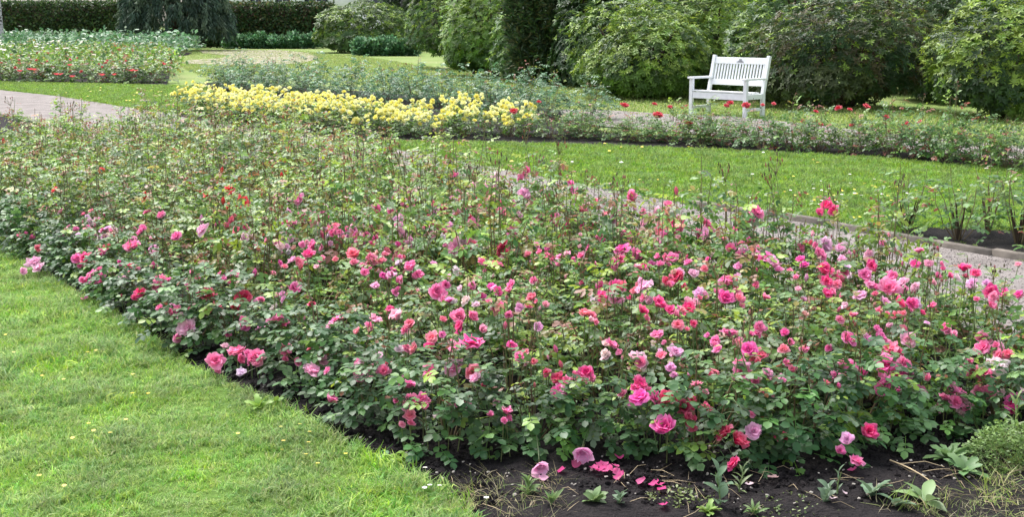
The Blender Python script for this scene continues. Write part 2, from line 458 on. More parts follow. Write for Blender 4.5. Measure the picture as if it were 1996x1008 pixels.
def lump(seed, squash=.7):
    bm = bmesh.new(); bmesh.ops.create_icosphere(bm, subdivisions=1, radius=1)
    r_ = random.Random(seed)
    for v in bm.verts: v.co *= r_.uniform(.65, 1.25); v.co.z *= squash
    me = bpy.data.meshes.new('crumb'); bm.to_mesh(me); bm.free(); return me
crumbs = []
for i in range(6):
    me = lump(i); me.materials.append(M_SOIL); crumbs.append(me)
cc = proto_coll('soil_crumb', crumbs)
q = rand_in_poly(bed_poly, 2600); q = q[(q[:, 1] < 6.4) & (linedist(q, gCN) < .6) & (linedist(q, gLE) > .03)]
scatter('soil_crumbs', np.concatenate([q, np.full((len(q), 1), .014)], 1), .003 + .013 * rng.random(len(q)) ** 4, cc, 6, 'loose dark crumbs of soil', None, 1.0)
q = rand_in_poly(bed_poly, 110); q = q[(q[:, 1] < 6.4) & (linedist(q, gCN) < .6) & (linedist(q, gLE) > .03)]
pm = []
for i in range(3):
    me = lump(i + 20, .5); me.materials.append(M_PEB); pm.append(me)
scatter('soil_pebbles', np.concatenate([q, np.full((len(q), 1), .02)], 1), .003 + .005 * rng.random(len(q)), proto_coll('pebble', pm), 3, 'pale grit lying on the soil', None, .3)

# ------------------------------------------------------------------ grass
pal_near = np.array([(.19, .38, .05), (.26, .46, .065), (.13, .28, .045), (.32, .46, .11), (.22, .37, .11), (.39, .47, .19)])
pal_mid = np.array([(.15, .30, .03), (.20, .36, .04), (.24, .38, .06), (.11, .22, .03)])
pal_far = np.array([(.20, .32, .06), (.26, .36, .08), (.17, .28, .05), (.34, .38, .15)])
tn = proto_coll('near_tuft', [grass_tuft(i, 20, .040, .0042, .035, pal_near[[i % 6, (i + 1) % 6, (i + 3) % 6]], 1.0) for i in range(10)])
tm = proto_coll('mid_tuft', [grass_tuft(40 + i, 16, .045, .007, .06, pal_mid, .8) for i in range(6)])
tf = proto_coll('far_tuft', [grass_tuft(60 + i, 12, .06, .018, .14, pal_far, .7) for i in range(5)])

def z0(q, z): return np.concatenate([q, np.full((len(q), 1), z)], 1)
def infr(q, m=.32):
    """keeps what lies in or just beside the field of view (the rest of the park is not in the photo)"""
    u = np.abs(q[:, 0]) / q[:, 1] * FPX / 998
    return u < 1 + m
q = rand_in_poly(near_lawn, 1500); q = q[infr(q, .3) & (q[:, 1] > 3.5)]
q = q[rng.random(len(q)) < np.clip(1.3 - q[:, 1] / 14, .5, 1)]
# uneven height in patches
pn = np.array([mnoise.noise(Vector((x * 1.3, y * 1.3, 1))) + .6 * mnoise.noise(Vector((x * 4, y * 4, 7))) for x, y in q])
edge = np.clip(1 - linedist(q, gLE) / .1, 0, 1)
scatter('near_grass', z0(q, -.003), (.92 + .62 * pn + .35 * edge) * rng.uniform(.8, 1.2, len(q)), tn, 10, 'bright yellow-green mown grass blades of the near lawn', None, .25)
poly_mid = GP(mid_lawn_px)
q = rand_in_poly(poly_mid, 520); q = q[infr(q)]
scatter('middle_grass', z0(q, 0), rng.uniform(.7, 1.2, len(q)), tm, 6, 'vivid green grass of the middle lawn', None, .2)
poly_left = GP(left_lawn_px)
q = rand_in_poly(poly_left, 220); q = q[infr(q)]
scatter('left_grass', z0(q, 0), rng.uniform(.9, 1.4, len(q)), tm, 6, 'green grass of the wedge beyond the path', None, .2)
far_poly = GP([(430, 160), (560, 150), (900, 185), (1100, 211), (1300, 220), (1420, 224), (1560, 238), (1750, 260), (1996, 284), (2300, 318), (3000, 393), (3000, 290), (2300, 240), (1850, 215), (1400, 190), (1000, 150), (820, 128), (700, 108), (600, 104), (630, 116), (560, 126), (340, 125)])
q = rand_in_poly(far_poly, 60); q = q[infr(q)]
scatter('park_grass', z0(q, -.02), rng.uniform(.6, 1.1, len(q)), tf, 5, 'worn olive grass between the roses and the shrubs', None, .2)
q = rand_in_poly(GP([(350, 124), (470, 132), (600, 125), (660, 111), (600, 99), (380, 95)]), 16)
scatter('clearing_grass', z0(q, -.01), rng.uniform(.4, .9, len(q)), tf, 5, 'thin grass growing through the worn gravel patch', None, .2)
# weedy grass at the front corner and tufts along edges
corner = GP([(1880, 1030), (1700, 1000), (1790, 985), (1900, 960), (1930, 900), (1950, 850), (2060, 840), (2100, 1040)]) + [(2.2, 3.2), (.9, 3.55)]
tw = proto_coll('weed_tuft', [grass_tuft(90 + i, 16, .075, .0035, .04, np.array([(.2, .3, .06), (.27, .33, .1), (.4, .36, .2)]), 1.2) for i in range(5)])
q = rand_in_poly(corner, 420)
scatter('corner_grass', z0(q, 0), rng.uniform(.5, 1.1, len(q)), tw, 5, 'weedy long grass creeping over the corner of the bed', None, .4)
q = rand_in_poly(GP([(880, 1010), (900, 960), (960, 935), (1060, 930), (1110, 960), (1120, 1030)]), 340)
scatter('straw_grass', z0(q, 0), rng.uniform(.4, .95, len(q)), proto_coll('straw_tuft', [grass_tuft(120 + i, 14, .08, .0028, .04, np.array([(.42, .36, .2), (.3, .3, .12), (.5, .42, .26), (.2, .28, .07)]), 1.6) for i in range(4)]), 4, 'dry straw-coloured grass at the tip of the lawn', None, .5)
# fringe of grass at path and bed edges
q = []
for line, w, n in ((gPF, .09, 900), (gBF, .12, 500)):
    L_ = np.array(line); seg = np.hypot(*np.diff(L_, axis=0).T); cs = np.concatenate([[0], np.cumsum(seg)])
    t = rng.uniform(0, cs[-1], n); k = np.searchsorted(cs, t) - 1; f = (t - cs[k]) / seg[k]
    q.append(L_[k] + f[:, None] * (L_[k + 1] - L_[k]) + rng.normal(0, w, (n, 2)))
q = np.concatenate(q); q = q[infr(q)]
scatter('path_edge_grass', z0(q, 0), rng.uniform(.5, 1.0, len(q)), tm, 6, 'ragged grass fringe along the gravel path', None, .3)

gm = []
for i in range(3):
    me = lump(i + 40, .6); me.materials.append(M_GRAVEL); gm.append(me)
q = rand_in_poly(path_poly, 900); q = q[infr(q) & (q[:, 1] < 12)]
scatter('gravel', z0(q, .005), .003 + .006 * rng.random(len(q)) ** 2, proto_coll('grit', gm), 3, 'loose grit lying on the gravel path', None, 1.0)

# ------------------------------------------------------------------ roses: blooms, leaves, bushes
def bloom_mesh(seed, open_=1.0, npet=24, res=4, name='rose_bloom', pm=None):
    """a rose about 1 m across (scaled on use): whorls of cupped, ruffled petals, opening outwards"""
    r_ = np.random.default_rng(seed); mb = MB()
    for k in range(npet):
        f = k / (npet - 1)                       # 0 heart, 1 outermost
        a = k * 2.399 + r_.normal(0, .3)
        open_ang = (6 + 74 * f ** .85 * open_ + r_.normal(0, 11) * (.3 + f)) * math.pi / 180
        Ln = (.17 + .34 * f ** .7) * r_.uniform(.66, 1.18); Wd = (.12 + .20 * f ** .8) * r_.uniform(.8, 1.15)
        r0 = .015 + .05 * f
        u = np.linspace(-1, 1, res + 1); v = np.linspace(0, 1, res)
        U, Vv = np.meshgrid(u, v, indexing='ij')
        w = Wd * np.sin(np.clip(.18 + Vv * .70, 0, 1) * math.pi * .62)
        ang = open_ang * (.35 + .8 * Vv) + .6 * Vv ** 3 * (f - .2) + .0 * U
        dl = Ln / (res - 1)
        rr = np.cumsum(np.concatenate([np.zeros((res + 1, 1)), np.sin(ang[:, 1:]) * dl], 1), 1) + r0
        zz = np.cumsum(np.concatenate([np.zeros((res + 1, 1)), np.cos(ang[:, 1:]) * dl], 1), 1)
        tip = -.30 * np.abs(U) ** 2.5 * Vv * Ln
        cup = (U ** 2) * w * (.75 - .55 * f * open_)
        ph = r_.uniform(0, 6.28); ruf = (np.sin(U * r_.uniform(3.0, 6.0) + ph) * .05 * (.5 + f) + r_.normal(0, .02, U.shape)) * Vv ** 1.3
        rad = rr + tip * np.sin(ang) - cup * .6 + ruf * .6
        z = zz + tip * np.cos(ang) + cup * .45 + ruf - .05 * f
        x = rad * math.cos(a) - U * w * math.sin(a)
        y = rad * math.sin(a) + U * w * math.cos(a)
        V = np.stack([x, y, z], -1).reshape(-1, 3)
        F = [(i * res + j, (i + 1) * res + j, (i + 1) * res + j + 1, i * res + j + 1) for i in range(res) for j in range(res - 1)]
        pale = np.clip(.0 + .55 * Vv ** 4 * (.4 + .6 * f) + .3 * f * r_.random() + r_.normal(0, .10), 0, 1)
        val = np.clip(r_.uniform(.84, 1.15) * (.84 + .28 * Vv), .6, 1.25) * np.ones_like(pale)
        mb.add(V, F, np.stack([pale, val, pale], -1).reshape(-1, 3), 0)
    # calyx
    for k in range(5):
        a = k * 1.2566 + .3; d = np.array((math.cos(a), math.sin(a), -.35))
        place_tpl(mb, LANCE, LANCEF, [(0, 0, -.03)], [d], [(0, 0, -1)], .3, [(.09, .15, .04)], 1)
    bm_ = mb
    bm_.tube([(0, 0, -.12), (0, 0, -.02), (0, 0, .05)], [.04, .07, .05], 6, (.09, .15, .04), 1)
    return mb.mesh(name, [pm or M_PETAL, M_STEM], True)

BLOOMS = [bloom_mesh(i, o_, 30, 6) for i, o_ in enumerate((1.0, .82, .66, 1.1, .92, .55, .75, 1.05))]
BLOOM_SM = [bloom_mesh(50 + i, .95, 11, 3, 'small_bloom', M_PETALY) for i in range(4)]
def bud_mesh(seed):
    mb = MB(); r_ = np.random.default_rng(seed)
    for k in range(5):
        a = k * 1.9; 
        u = np.linspace(-1, 1, 3); v = np.linspace(0, 1, 4)
        U, Vv = np.meshgrid(u, v, indexing='ij')
        rad = .20 * np.sin(np.clip(Vv * .85 + .12, 0, 1) * math.pi) + .02
        th = a + U * .9
        V = np.stack([rad * np.cos(th), rad * np.sin(th), Vv * .8], -1).reshape(-1, 3)
        F = [(i * 4 + j, (i + 1) * 4 + j, (i + 1) * 4 + j + 1, i * 4 + j + 1) for i in range(2) for j in range(3)]
        mb.add(V, F, (.15 + .1 * (k % 2), .9, .2), 0)
    for k in range(5):
        a = k * 1.2566; d = np.array((math.cos(a) * .5, math.sin(a) * .5, 1.0))
        place_tpl(mb, LANCE, LANCEF, [(math.cos(a) * .05, math.sin(a) * .05, 0)], [d], [(math.cos(a), math.sin(a), 0)], .5, [(.12, .17, .05)], 1)
    mb.tube([(0, 0, -.15), (0, 0, 0), (0, 0, .12)], [.05, .11, .1], 5, (.12, .17, .05), 1)
    return mb.mesh('rose_bud', [M_PETAL, M_STEM], True)
BUDS = [bud_mesh(i) for i in range(3)]
def stem_mesh(seed, ln=.22):
    r_ = np.random.default_rng(seed); mb = MB()
    t = np.linspace(0, 1, 5); b = r_.normal(0, .05, 2)
    P = np.stack([b[0] * t ** 2, b[1] * t ** 2, -t * ln], 1)
    mb.tube(P, [.0018, .002, .0022, .0025, .003], 4, (.14, .22, .06) if seed % 2 else (.15, .17, .06))
    return mb.mesh('flower_stem', [M_STEM])
STEMS = [stem_mesh(i) for i in range(4)]
def hip_spray(seed):
    """a shoot ending in several small dark buds on fine stalks"""
    r_ = np.random.default_rng(seed); mb = MB()
    mb.tube([(0, 0, -.2), (.005, 0, -.08), (0, 0, 0)], [.003, .0025, .002], 4, (.16, .20, .06))
    for k in range(r_.integers(4, 9)):
        a = r_.uniform(0, 6.283); sp = r_.uniform(.01, .05); h = r_.uniform(.02, .06)
        e = np.array((math.cos(a) * sp, math.sin(a) * sp, h))
        mb.tube([(0, 0, -.01), e * (.5, .5, .6), e], [.0015, .0012, .001], 3, (.17, .15, .05))
        c = (.11, .09, .04) if r_.random() < .7 else (.35, .10, .08)
        mb.tube([e, e + (0, 0, .004), e + (0, 0, .010), e + (0, 0, .017)], [.001, .0042, .0038, .0006], 5, c)
    return mb.mesh('bud_spray', [M_STEM])
SPRAYS = [hip_spray(i) for i in range(6)]

def compound(r_, p, f, up, size, n=5):
    """positions and directions of the leaflets of one rose leaf"""
    f = nrm(f); side = nrm(np.cross(up, f)); out = []
    L = size * 2.3
    out.append((p + f * L, f * 1.0 + r_.normal(0, .12, 3) + np.array((0, 0, -.25)), up, size * 1.1))
    for t in ((.55, .95)[:(n - 1) // 2] if n < 7 else (.35, .65, .95)):
        for s in (-1, 1):
            d = f * .55 + side * s + r_.normal(0, .12, 3) + np.array((0, 0, -.1))
            out.append((p + f * L * t * .92, d, up + side * s * .15 + r_.normal(0, .1, 3), size * (.8 + .2 * t)))
    return out

PAL = {
    'pink': [((.06, .15, .035), 4), ((.09, .20, .04), 5), ((.14, .27, .045), 4), ((.25, .38, .05), 3), ((.24, .21, .055), 1.6), ((.32, .15, .09), .9), ((.20, .27, .15), 1.8)],
    'edge': [((.048, .125, .042), 7), ((.066, .16, .045), 6), ((.11, .24, .05), 3), ((.22, .36, .05), .9), ((.12, .18, .10), 1)],
    'red': [((.085, .19, .035), 4), ((.14, .28, .04), 4), ((.21, .36, .05), 3.4), ((.28, .26, .06), 1.6), ((.32, .15, .06), .9), ((.20, .28, .14), 1.4), ((.05, .12, .035), 2)],
    'blue': [((.07, .18, .08), 5), ((.13, .28, .15), 4), ((.24, .38, .24), 2.6), ((.06, .14, .04), 3)],
    'yel': [((.06, .15, .03), 5), ((.11, .24, .04), 4), ((.18, .30, .05), 2)],
    'row': [((.06, .15, .035), 5), ((.10, .22, .045), 5), ((.17, .26, .10), 1.4), ((.26, .09, .06), 1.0), ((.17, .31, .05), 3)],
}
def pick(pal, r_, n):
    c, w = zip(*PAL[pal]); w = np.array(w) / sum(w)
    C = np.array(c)[r_.choice(len(c), n, p=w)]
    return C * r_.uniform(.75, 1.3, (n, 1))

def rose_plan(seed, h=.36, r=.26, canes=9, per=9, size=.032, shoots=2, shoot_h=1.5, low=.12, young=0.):
    """canes as polylines and the leaves that sit on them"""
    r_ = np.random.default_rng(seed); cl = []; leaves = []; tips = []
    for c in range(canes + shoots):
        a = c * 2.399 + r_.normal(0, .3)
        tall = c >= canes
        rr = r * (r_.uniform(.15, 1) ** .6 if not tall else r_.uniform(0, .5))
        hh = h * (r_.uniform(.72, 1.08) * (1 - .35 * (rr / r) ** 2) if not tall else r_.uniform(shoot_h * .75, shoot_h))
        e = np.array((math.cos(a) * rr, math.sin(a) * rr, hh)); b = e * (.12, .12, 0)
        m = e * (.6, .6, .5) + r_.normal(0, .02, 3)
        t = np.linspace(0, 1, 6)[:, None]
        P = (1 - t) ** 2 * b + 2 * t * (1 - t) * m + t ** 2 * e + r_.normal(0, .006, (6, 3)) * t
        cl.append((P, .0042 if not tall else .0035)); tips.append(P[-1])
        n = int(per * (1.0 if not tall else 1.25))
        for k in range(n):
            tt = r_.uniform(.12 if not tall else .35, 1.0) ** (.75 if not tall else .6); i = min(int(tt * 5), 4); fr = tt * 5 - i
            p = P[i] * (1 - fr) + P[i + 1] * fr
            aa = math.atan2(p[1], p[0]) + r_.normal(0, 1.1)
            f = np.array((math.cos(aa), math.sin(aa), r_.normal(.05, .35)))
            if p[2] < low: f[2] -= .2
            up = np.array((0, 0, 1)) + r_.normal(0, .28, 3)
            yg = tt > .85 and r_.random() < .5 + young
            leaves.append((p, f, up, size * r_.uniform(.7, 1.2) * (.75 if yg else 1), yg))
    # skirt: leaves round the outside of the bush down to the ground
    for k in range(int(canes * per * .55)):
        a = r_.uniform(0, 6.283); el = r_.uniform(.08, 1.0)
        rr = r * (1.02 - .45 * el ** 2.2) * r_.uniform(.8, 1.05)
        p = np.array((math.cos(a) * rr * .8, math.sin(a) * rr * .8, max(.03, h * el * .92)))
        f = np.array((math.cos(a + r_.normal(0, .6)), math.sin(a + r_.normal(0, .6)), r_.normal(-.1, .3)))
        leaves.append((p, f, np.array((0, 0, 1)) + np.array((math.cos(a), math.sin(a), 0)) * .35 * (1 - el) + r_.normal(0, .2, 3), size * r_.uniform(.8, 1.25), False))
    return cl, leaves, tips

def canes_mesh(cl, pal='green'):
    mb = MB()
    for P, rad in cl:
        k = len(P); mb.tube(P, np.linspace(rad, rad * .5, k), 4, (.13, .21, .05) if hash(round(P[-1][0], 4)) % 4 else (.17, .12, .06))
    return mb.mesh('rose_stems', [M_STEM])

def foliage_mesh(leaves, pal, seed, lod=8, nl=5, mat=None):
    r_ = np.random.default_rng(seed + 999); mb = MB(); P, Fd, U, Sz, C = [], [], [], [], []
    base = pick(pal, r_, len(leaves))
    for i, (p, f, up, s, yg) in enumerate(leaves):
        c = base[i]
        if yg: c = np.array((.28, .40, .05)) if r_.random() < .6 else np.array((.25, .10, .05))
        for (q, d, u, z) in compound(r_, p, f, up, s, nl if not yg else 3):
            P.append(q); Fd.append(d); U.append(u); Sz.append(z); C.append(c * r_.uniform(.88, 1.12))
    T, F = (LEAF8, LEAF8F) if lod == 8 else (LEAF4, LEAF4F)
    place_tpl(mb, T, F, np.array(P), np.array(Fd), np.array(U), np.array(Sz), np.array(C), wid=1.25)
    return mb.mesh('rose_foliage', [mat or M_LEAF])

def leaf_obj_mesh(seed):
    r_ = np.random.default_rng(seed + 333); mb = MB()
    L = compound(r_, np.zeros(3), np.array((1., 0, 0)), np.array((0, 0, 1.)), 1.0, 5 if seed % 3 else 7)
    place_tpl(mb, LEAF8, LEAF8F, np.array([l[0] for l in L]), np.array([l[1] for l in L]), np.array([l[2] for l in L]), np.array([l[3] for l in L]),
              np.array([np.ones(3) * r_.uniform(.85, 1.1) for _ in L]), wid=1.3)
    mb.tube([(0, 0, 0), (1.2, 0, .02), (2.3, 0, 0)], [.05, .04, .03], 3, (1.3, 1.2, .8))
    return mb.mesh('rose_leaf', [M_LEAFO])
LEAFM = [leaf_obj_mesh(i) for i in range(6)]

# prototypes
def protos(n, s0, pal, lod, **kw):
    out = []
    for i in range(n):
        cl, lv, tp = rose_plan(s0 + i, **kw)
        out.append((canes_mesh(cl), foliage_mesh(lv, pal, s0 + i, lod), tp))
    return out
P_PINK = protos(9, 100, 'pink', 8, h=.35, r=.27, canes=10, per=10, size=.030, shoots=3, shoot_h=1.4)
P_RED = protos(9, 200, 'red', 4, h=.42, r=.36, canes=11, per=11, size=.036, shoots=4, shoot_h=1.5, young=.2)
P_YEL = protos(4, 300, 'yel', 4, h=.42, r=.38, canes=12, per=9, size=.045, shoots=0)
P_BLUE = protos(4, 320, 'blue', 4, h=.60, r=.42, canes=11, per=10, size=.048, shoots=4, shoot_h=1.25)
P_ROW = protos(5, 340, 'row', 4, h=.40, r=.38, canes=11, per=10, size=.042, shoots=3, shoot_h=1.5, young=.1)
P_SPARSE = protos(4, 360, 'row', 8, h=.50, r=.24, canes=8, per=6, size=.034, shoots=1, shoot_h=1.2, low=.1)

GR_P = 'rose bushes of the near pink bed'
bushes = []          # (object, x, y, kind)
def new_bush(pr, x, y, sc, kind, sprays=0, seed=0, zs=None):
    o = empty('rose_bush', (x, y, 0.0), random.uniform(0, 6.283), (sc, sc, sc * (zs or 1)))
    st = put('stem', pr[0], o); st['kind'] = 'stuff'
    fo = put('foliage', pr[1], o); fo['kind'] = 'stuff'
    for k in range(sprays):
        tp = pr[2][(seed + 3 * k) % len(pr[2])] if k % 2 else pr[2][-1 - (k // 2) % 3]
        M = Matrix.Translation(Vector(tp) + Vector((0, 0, random.uniform(-.02, .04)))) @ Matrix.Rotation(random.uniform(0, 6), 4, 'Z') @ Matrix.Rotation(random.uniform(-.45, .45), 4, 'X')
        s_ = put('bud_spray', SPRAYS[random.randrange(6)], o, M)
    bushes.append([o, x, y, kind, [], sc])
    return o

# --- bed outline for bush centres
cent_poly = gCN + [G(x, y)[:2] for x, y in [(2400, 830), (2150, 755), (1996, 700), (1850, 640), (1695, 592), (1500, 560), (1283, 524), (1100, 484), (950, 424), (850, 386), (700, 348), (550, 318), (400, 303), (240, 304), (100, 314), (0, 328), (-200, 330)]]
cent_poly = [tuple(p) for p in cent_poly]
def zone(x, y):
    """the red variety grows beyond a line across the bed"""
    px = CX + x / y * FPX
    lim = np.interp(px, [0, 60, 250, 560, 780, 900, 1050, 1300], [6.6, 7.4, 7.4, 7.9, 8.3, 8.9, 9.4, 12])
    return 'red' if y > lim else 'pink'

def jitter_pts(poly, sp, jit, seed, test):
    r_ = np.random.default_rng(seed)
    p = np.array(poly); lo, hi = p.min(0), p.max(0); out = []
    row = 0; y = lo[1]
    while y < hi[1]:
        for x in np.arange(lo[0] + (row % 2) * sp * .5, hi[0], sp):
            out.append((x + r_.normal(0, jit), y + r_.normal(0, jit)))
        y += sp * .866; row += 1
    q = np.array(out); q = q[inpoly(q, poly)]
    return [tuple(a) for a in q if test(*a)]

vis = lambda x, y, m=1.18: abs(x) / y * FPX / 998 < m + .25 / y * 2.4
pk = jitter_pts(cent_poly, .40, .05, 11, lambda x, y: vis(x, y) and zone(x, y) == 'pink')
# a clean front row of bushes along the near edge
front = []
L_ = np.array(gCN); seg = np.hypot(*np.diff(L_, axis=0).T); cs = np.concatenate([[0], np.cumsum(seg)])
for t in np.arange(.05, cs[-1], .35):
    k = min(np.searchsorted(cs, t) - 1, len(seg) - 1); k = max(k, 0); f = (t - cs[k]) / seg[k]
    p = L_[k] + f * (L_[k + 1] - L_[k])
    if vis(p[0], p[1]) and p[1] < 11.5: front.append((p[0] + random.gauss(0, .02), p[1] + random.gauss(0, .03)))
pk = [p for p in pk if min(math.hypot(p[0] - a, p[1] - b) for a, b in front) > .27]
rd = jitter_pts(cent_poly, .50, .08, 13, lambda x, y: vis(x, y) and zone(x, y) == 'red')
print('COUNTS pink', len(pk), 'front', len(front), 'red', len(rd))

def single_leaves(o, seed, h, r, n, pal='edge', size=.034):
    """the outer leaves of a front bush, each a part of its own"""
    r_ = np.random.default_rng(seed)
    C = pick(pal, r_, n)
    for k in range(n):
        a = r_.uniform(0, 6.283); el = r_.uniform(.1, 1.05)
        if r_.random() < .65: a = -math.pi / 2 + r_.normal(0, .9) - o.rotation_euler.z      # more on the side away from its neighbours
        rr = r * (1.03 - .5 * el ** 2) * r_.uniform(.72, 1.0)
        p = Vector((math.cos(a) * rr, math.sin(a) * rr, max(.035, h * el)))
        f = np.array((math.cos(a + r_.normal(0, .7)), math.sin(a + r_.normal(0, .7)), r_.normal(-.15, .25)))
        up = np.array((0, 0, 1)) + np.array((math.cos(a), math.sin(a), 0)) * .4 * (1.1 - el) + r_.normal(0, .2, 3)
        f = nrm(f); s = nrm(np.cross(up, f)); u = np.cross(f, s)
        Mx = Matrix(((f[0], s[0], u[0], p[0] - f[0] * .04), (f[1], s[1], u[1], p[1] - f[1] * .04), (f[2], s[2], u[2], p[2]), (0, 0, 0, 1)))
        z = size * r_.uniform(.75, 1.2)
        put('leaf', LEAFM[r_.integers(6)], o, Mx @ Matrix.Scale(z, 4), tuple(C[k] * 1.05))

P_EDGE = protos(5, 150, 'edge', 8, h=.31, r=.24, canes=8, per=8, size=.031, shoots=2, shoot_h=1.35)
for i, (x, y) in enumerate(front):
    o = new_bush(P_EDGE[i % 5], x, y, random.uniform(.92, 1.12), 'front', sprays=1, seed=i)
    single_leaves(o, 500 + i, .29, .27, 62)
for i, (x, y) in enumerate(pk):
    new_bush(P_PINK[i % 9], x, y, random.uniform(.9, 1.15), 'pink', sprays=random.choice((0, 0, 1, 1)), seed=i, zs=random.uniform(.9, 1.15) * (1.42 if x < 1.3 and y > 7.2 else 1.42 if y > 6.2 else 1))
for i, (x, y) in enumerate(rd):
    new_bush(P_RED[i % 9], x, y, random.uniform(.9, 1.15), 'red', sprays=random.choice((0, 0, 1)) if y < 14 else 0, seed=i, zs=random.uniform(.88, 1.15) * ((1.15 if x / y < -.16 else 1.02) if y > 9.5 else 1.08))

# --- blooms seen in the photograph: pixel, width and colour; each stands where its sight line meets the top of the bushes
COLR = {'p': (.97, .22, .50), 'l': (.97, .52, .72), 'm': (.97, .09, .46), 'h': (.92, .022, .28), 'c': (.76, .003, .12), 's': (.95, .24, .36), 'w': (.97, .76, .82), 'r': (.88, .02, .01)}
BL = """73,486,16,s 68,514,27,l 120,460,15,l 153,459,15,w 207,450,22,l 150,506,22,p 167,504,20,h 198,496,22,p 211,484,18,c 260,483,32,p 345,462,20,p 275,453,18,p 179,538,22,p 253,521,18,h 262,529,22,p 217,527,15,w 241,548,20,l 313,550,28,p 275,572,22,h 298,523,12,p 402,580,38,c 420,603,24,c 367,640,32,l
478,581,28,c 508,586,16,p 573,565,28,p 609,594,14,c 476,637,24,p 508,642,18,l 543,634,38,p 660,626,28,p 645,636,18,l 421,704,30,p 439,678,16,l 462,690,36,p 484,693,22,p 500,699,32,p 472,728,20,w 555,682,28,p 625,702,28,l 610,728,34,l 643,782,27,p 704,725,32,l 749,725,25,p 755,710,14,c 761,606,18,h 775,621,34,l 737,626,20,l 710,532,18,p 496,539,12,p 770,572,12,p 585,527,12,s
851,571,32,p 869,557,20,p 876,589,18,p 769,571,14,p 964,563,16,l 896,621,34,p 863,624,16,s 899,638,28,h 800,633,22,s 1039,583,24,s 1013,600,18,l 964,605,18,s 929,595,16,w 985,642,12,s 1048,638,20,l 920,673,48,m 842,660,24,s 861,654,16,p 839,725,32,p 885,720,38,l 921,728,34,s 946,752,18,c 795,755,32,p 800,785,34,p 823,779,24,p 800,812,24,s 900,791,36,p 876,794,14,w 955,810,16,p 988,806,26,p 969,783,16,l 1065,728,16,c 1086,740,26,c 1097,754,20,p 1101,772,34,l 1040,706,14,s 1143,728,28,h 1024,690,20,s 1140,615,26,s 1095,717,12,s 1086,687,12,p
1202,563,30,h 1174,583,26,h 1204,581,24,l 1256,565,34,l 1321,546,36,c 1281,595,30,h 1250,608,26,h 1343,604,28,h 1321,633,20,s 1160,630,14,s 1351,632,14,c 1413,583,30,m 1431,575,22,p 1440,583,20,s 1491,583,20,s 1409,550,20,p 1428,551,20,p 1282,654,24,p 1479,639,24,p 1381,656,14,p 1422,654,32,p 1439,672,20,s 1459,684,34,m 1443,708,24,p 1446,728,34,p 1192,675,26,p 1250,708,24,p 1290,693,18,s 1317,687,28,l 1308,720,22,l 1495,731,22,l 1483,764,14,s 1532,708,16,p 1544,724,20,s 1567,682,18,p 1358,752,22,s 1393,726,16,s 1245,752,32,h 1248,779,42,m 1275,782,36,m 1302,781,36,c 1332,797,34,c 1349,822,24,c 1299,836,48,m 1413,848,36,c 1464,809,14,p 1538,668,16,p
1435,863,40,c 1469,842,32,l 1433,907,32,h 1524,856,32,h 1652,860,28,l 1636,881,22,p 1667,900,26,p 1693,842,32,h 1052,907,34,l 1135,879,42,l
1611,574,24,h 1612,550,22,h 1676,580,28,l 1733,563,34,p 1761,553,22,l 1749,592,28,h 1776,593,26,m 1819,598,16,p 1932,572,28,h 1662,617,20,s 1653,663,30,p 1709,644,20,p 1734,636,14,l 1760,642,16,s 1769,665,28,l 1736,681,28,s 1845,639,20,p 1807,632,14,l 1916,662,24,p 1916,680,30,p 1647,711,26,p 1660,720,28,p 1727,715,36,m 1758,717,38,p 1757,737,42,m 1727,748,28,p 1889,706,16,p 1898,726,24,s 1919,729,26,p 1943,717,38,w 1853,764,30,p 1842,779,26,p 1862,785,26,p 1876,780,22,l 1919,770,36,p 1976,788,32,m 1989,764,14,w 1611,748,14,s 1679,752,12,s 1950,766,16,w
1474,417,28,p 1612,402,24,h 1587,456,16,l 1607,483,28,l 1596,498,30,p 1606,532,34,h 1474,494,20,p 1490,505,34,p 1504,511,22,l 1699,519,20,h 1685,538,26,p 1791,492,18,p 1810,519,20,l 1879,527,26,h 1744,544,28,p 1571,549,12,l 1644,549,12,s
1027,338,20,p 965,351,24,w 1021,379,22,l 1112,366,26,p 1124,395,22,p 1133,412,26,s 1160,395,14,s 1230,388,26,p 1319,379,12,s 1304,401,18,p 1283,424,28,l 1194,431,16,l 1198,413,20,p 1181,419,14,s 1315,444,32,h 1291,452,28,s 1297,465,22,p 1376,441,32,p 1376,459,20,l 1410,468,18,s 1219,459,22,p 999,455,22,p 1106,447,12,h 981,483,26,c 1099,501,26,p 1030,498,16,s 1213,488,28,m 1209,508,24,p 1194,514,24,p 1310,504,24,p 1254,522,18,h 1242,522,16,l 1373,525,14,s 1248,552,22,l 1417,549,24,p 965,516,18,s
886,343,14,p 776,376,24,l 582,390,20,p 789,401,20,p 734,410,20,p 764,416,22,p 550,417,18,p 565,424,26,l 588,422,20,p 565,438,30,p 819,432,18,h 847,442,22,p 929,396,22,c 916,428,16,c 862,410,20,s 896,465,24,l 887,487,32,l 688,500,30,s 611,483,22,p 600,496,22,h 706,465,18,w 720,508,30,s 745,510,18,s 803,522,28,p 690,512,16,s 940,513,20,p 655,440,14,s 287,416,16,p 314,420,16,p 393,435,12,l 396,450,24,l 655,508,14,s
449,370,21,r 473,395,22,r 435,399,11,r 431,337,9,r 199,334,14,r 107,371,13,r 27,374,13,r 281,388,11,r 558,341,9,r 549,347,9,r 691,338,7,r 7,280,8,r"""
HIGH = {(1474, 417), (1612, 402), (1112, 366), (1230, 388), (1027, 338), (965, 351), (886, 343), (1932, 572), (1879, 527), (1304, 401), (1319, 379), (1791, 492), (1021, 379)}
LOW = {(1433, 907): .07, (1667, 900): .07, (1636, 881): .09, (1652, 860): .13, (1052, 907): .06, (1135, 879): .07, (1693, 842): .12, (1524, 856): .10, (1435, 863): .12, (1413, 848): .15, (1469, 842): .15, (472, 728): .06, (643, 782): .12}
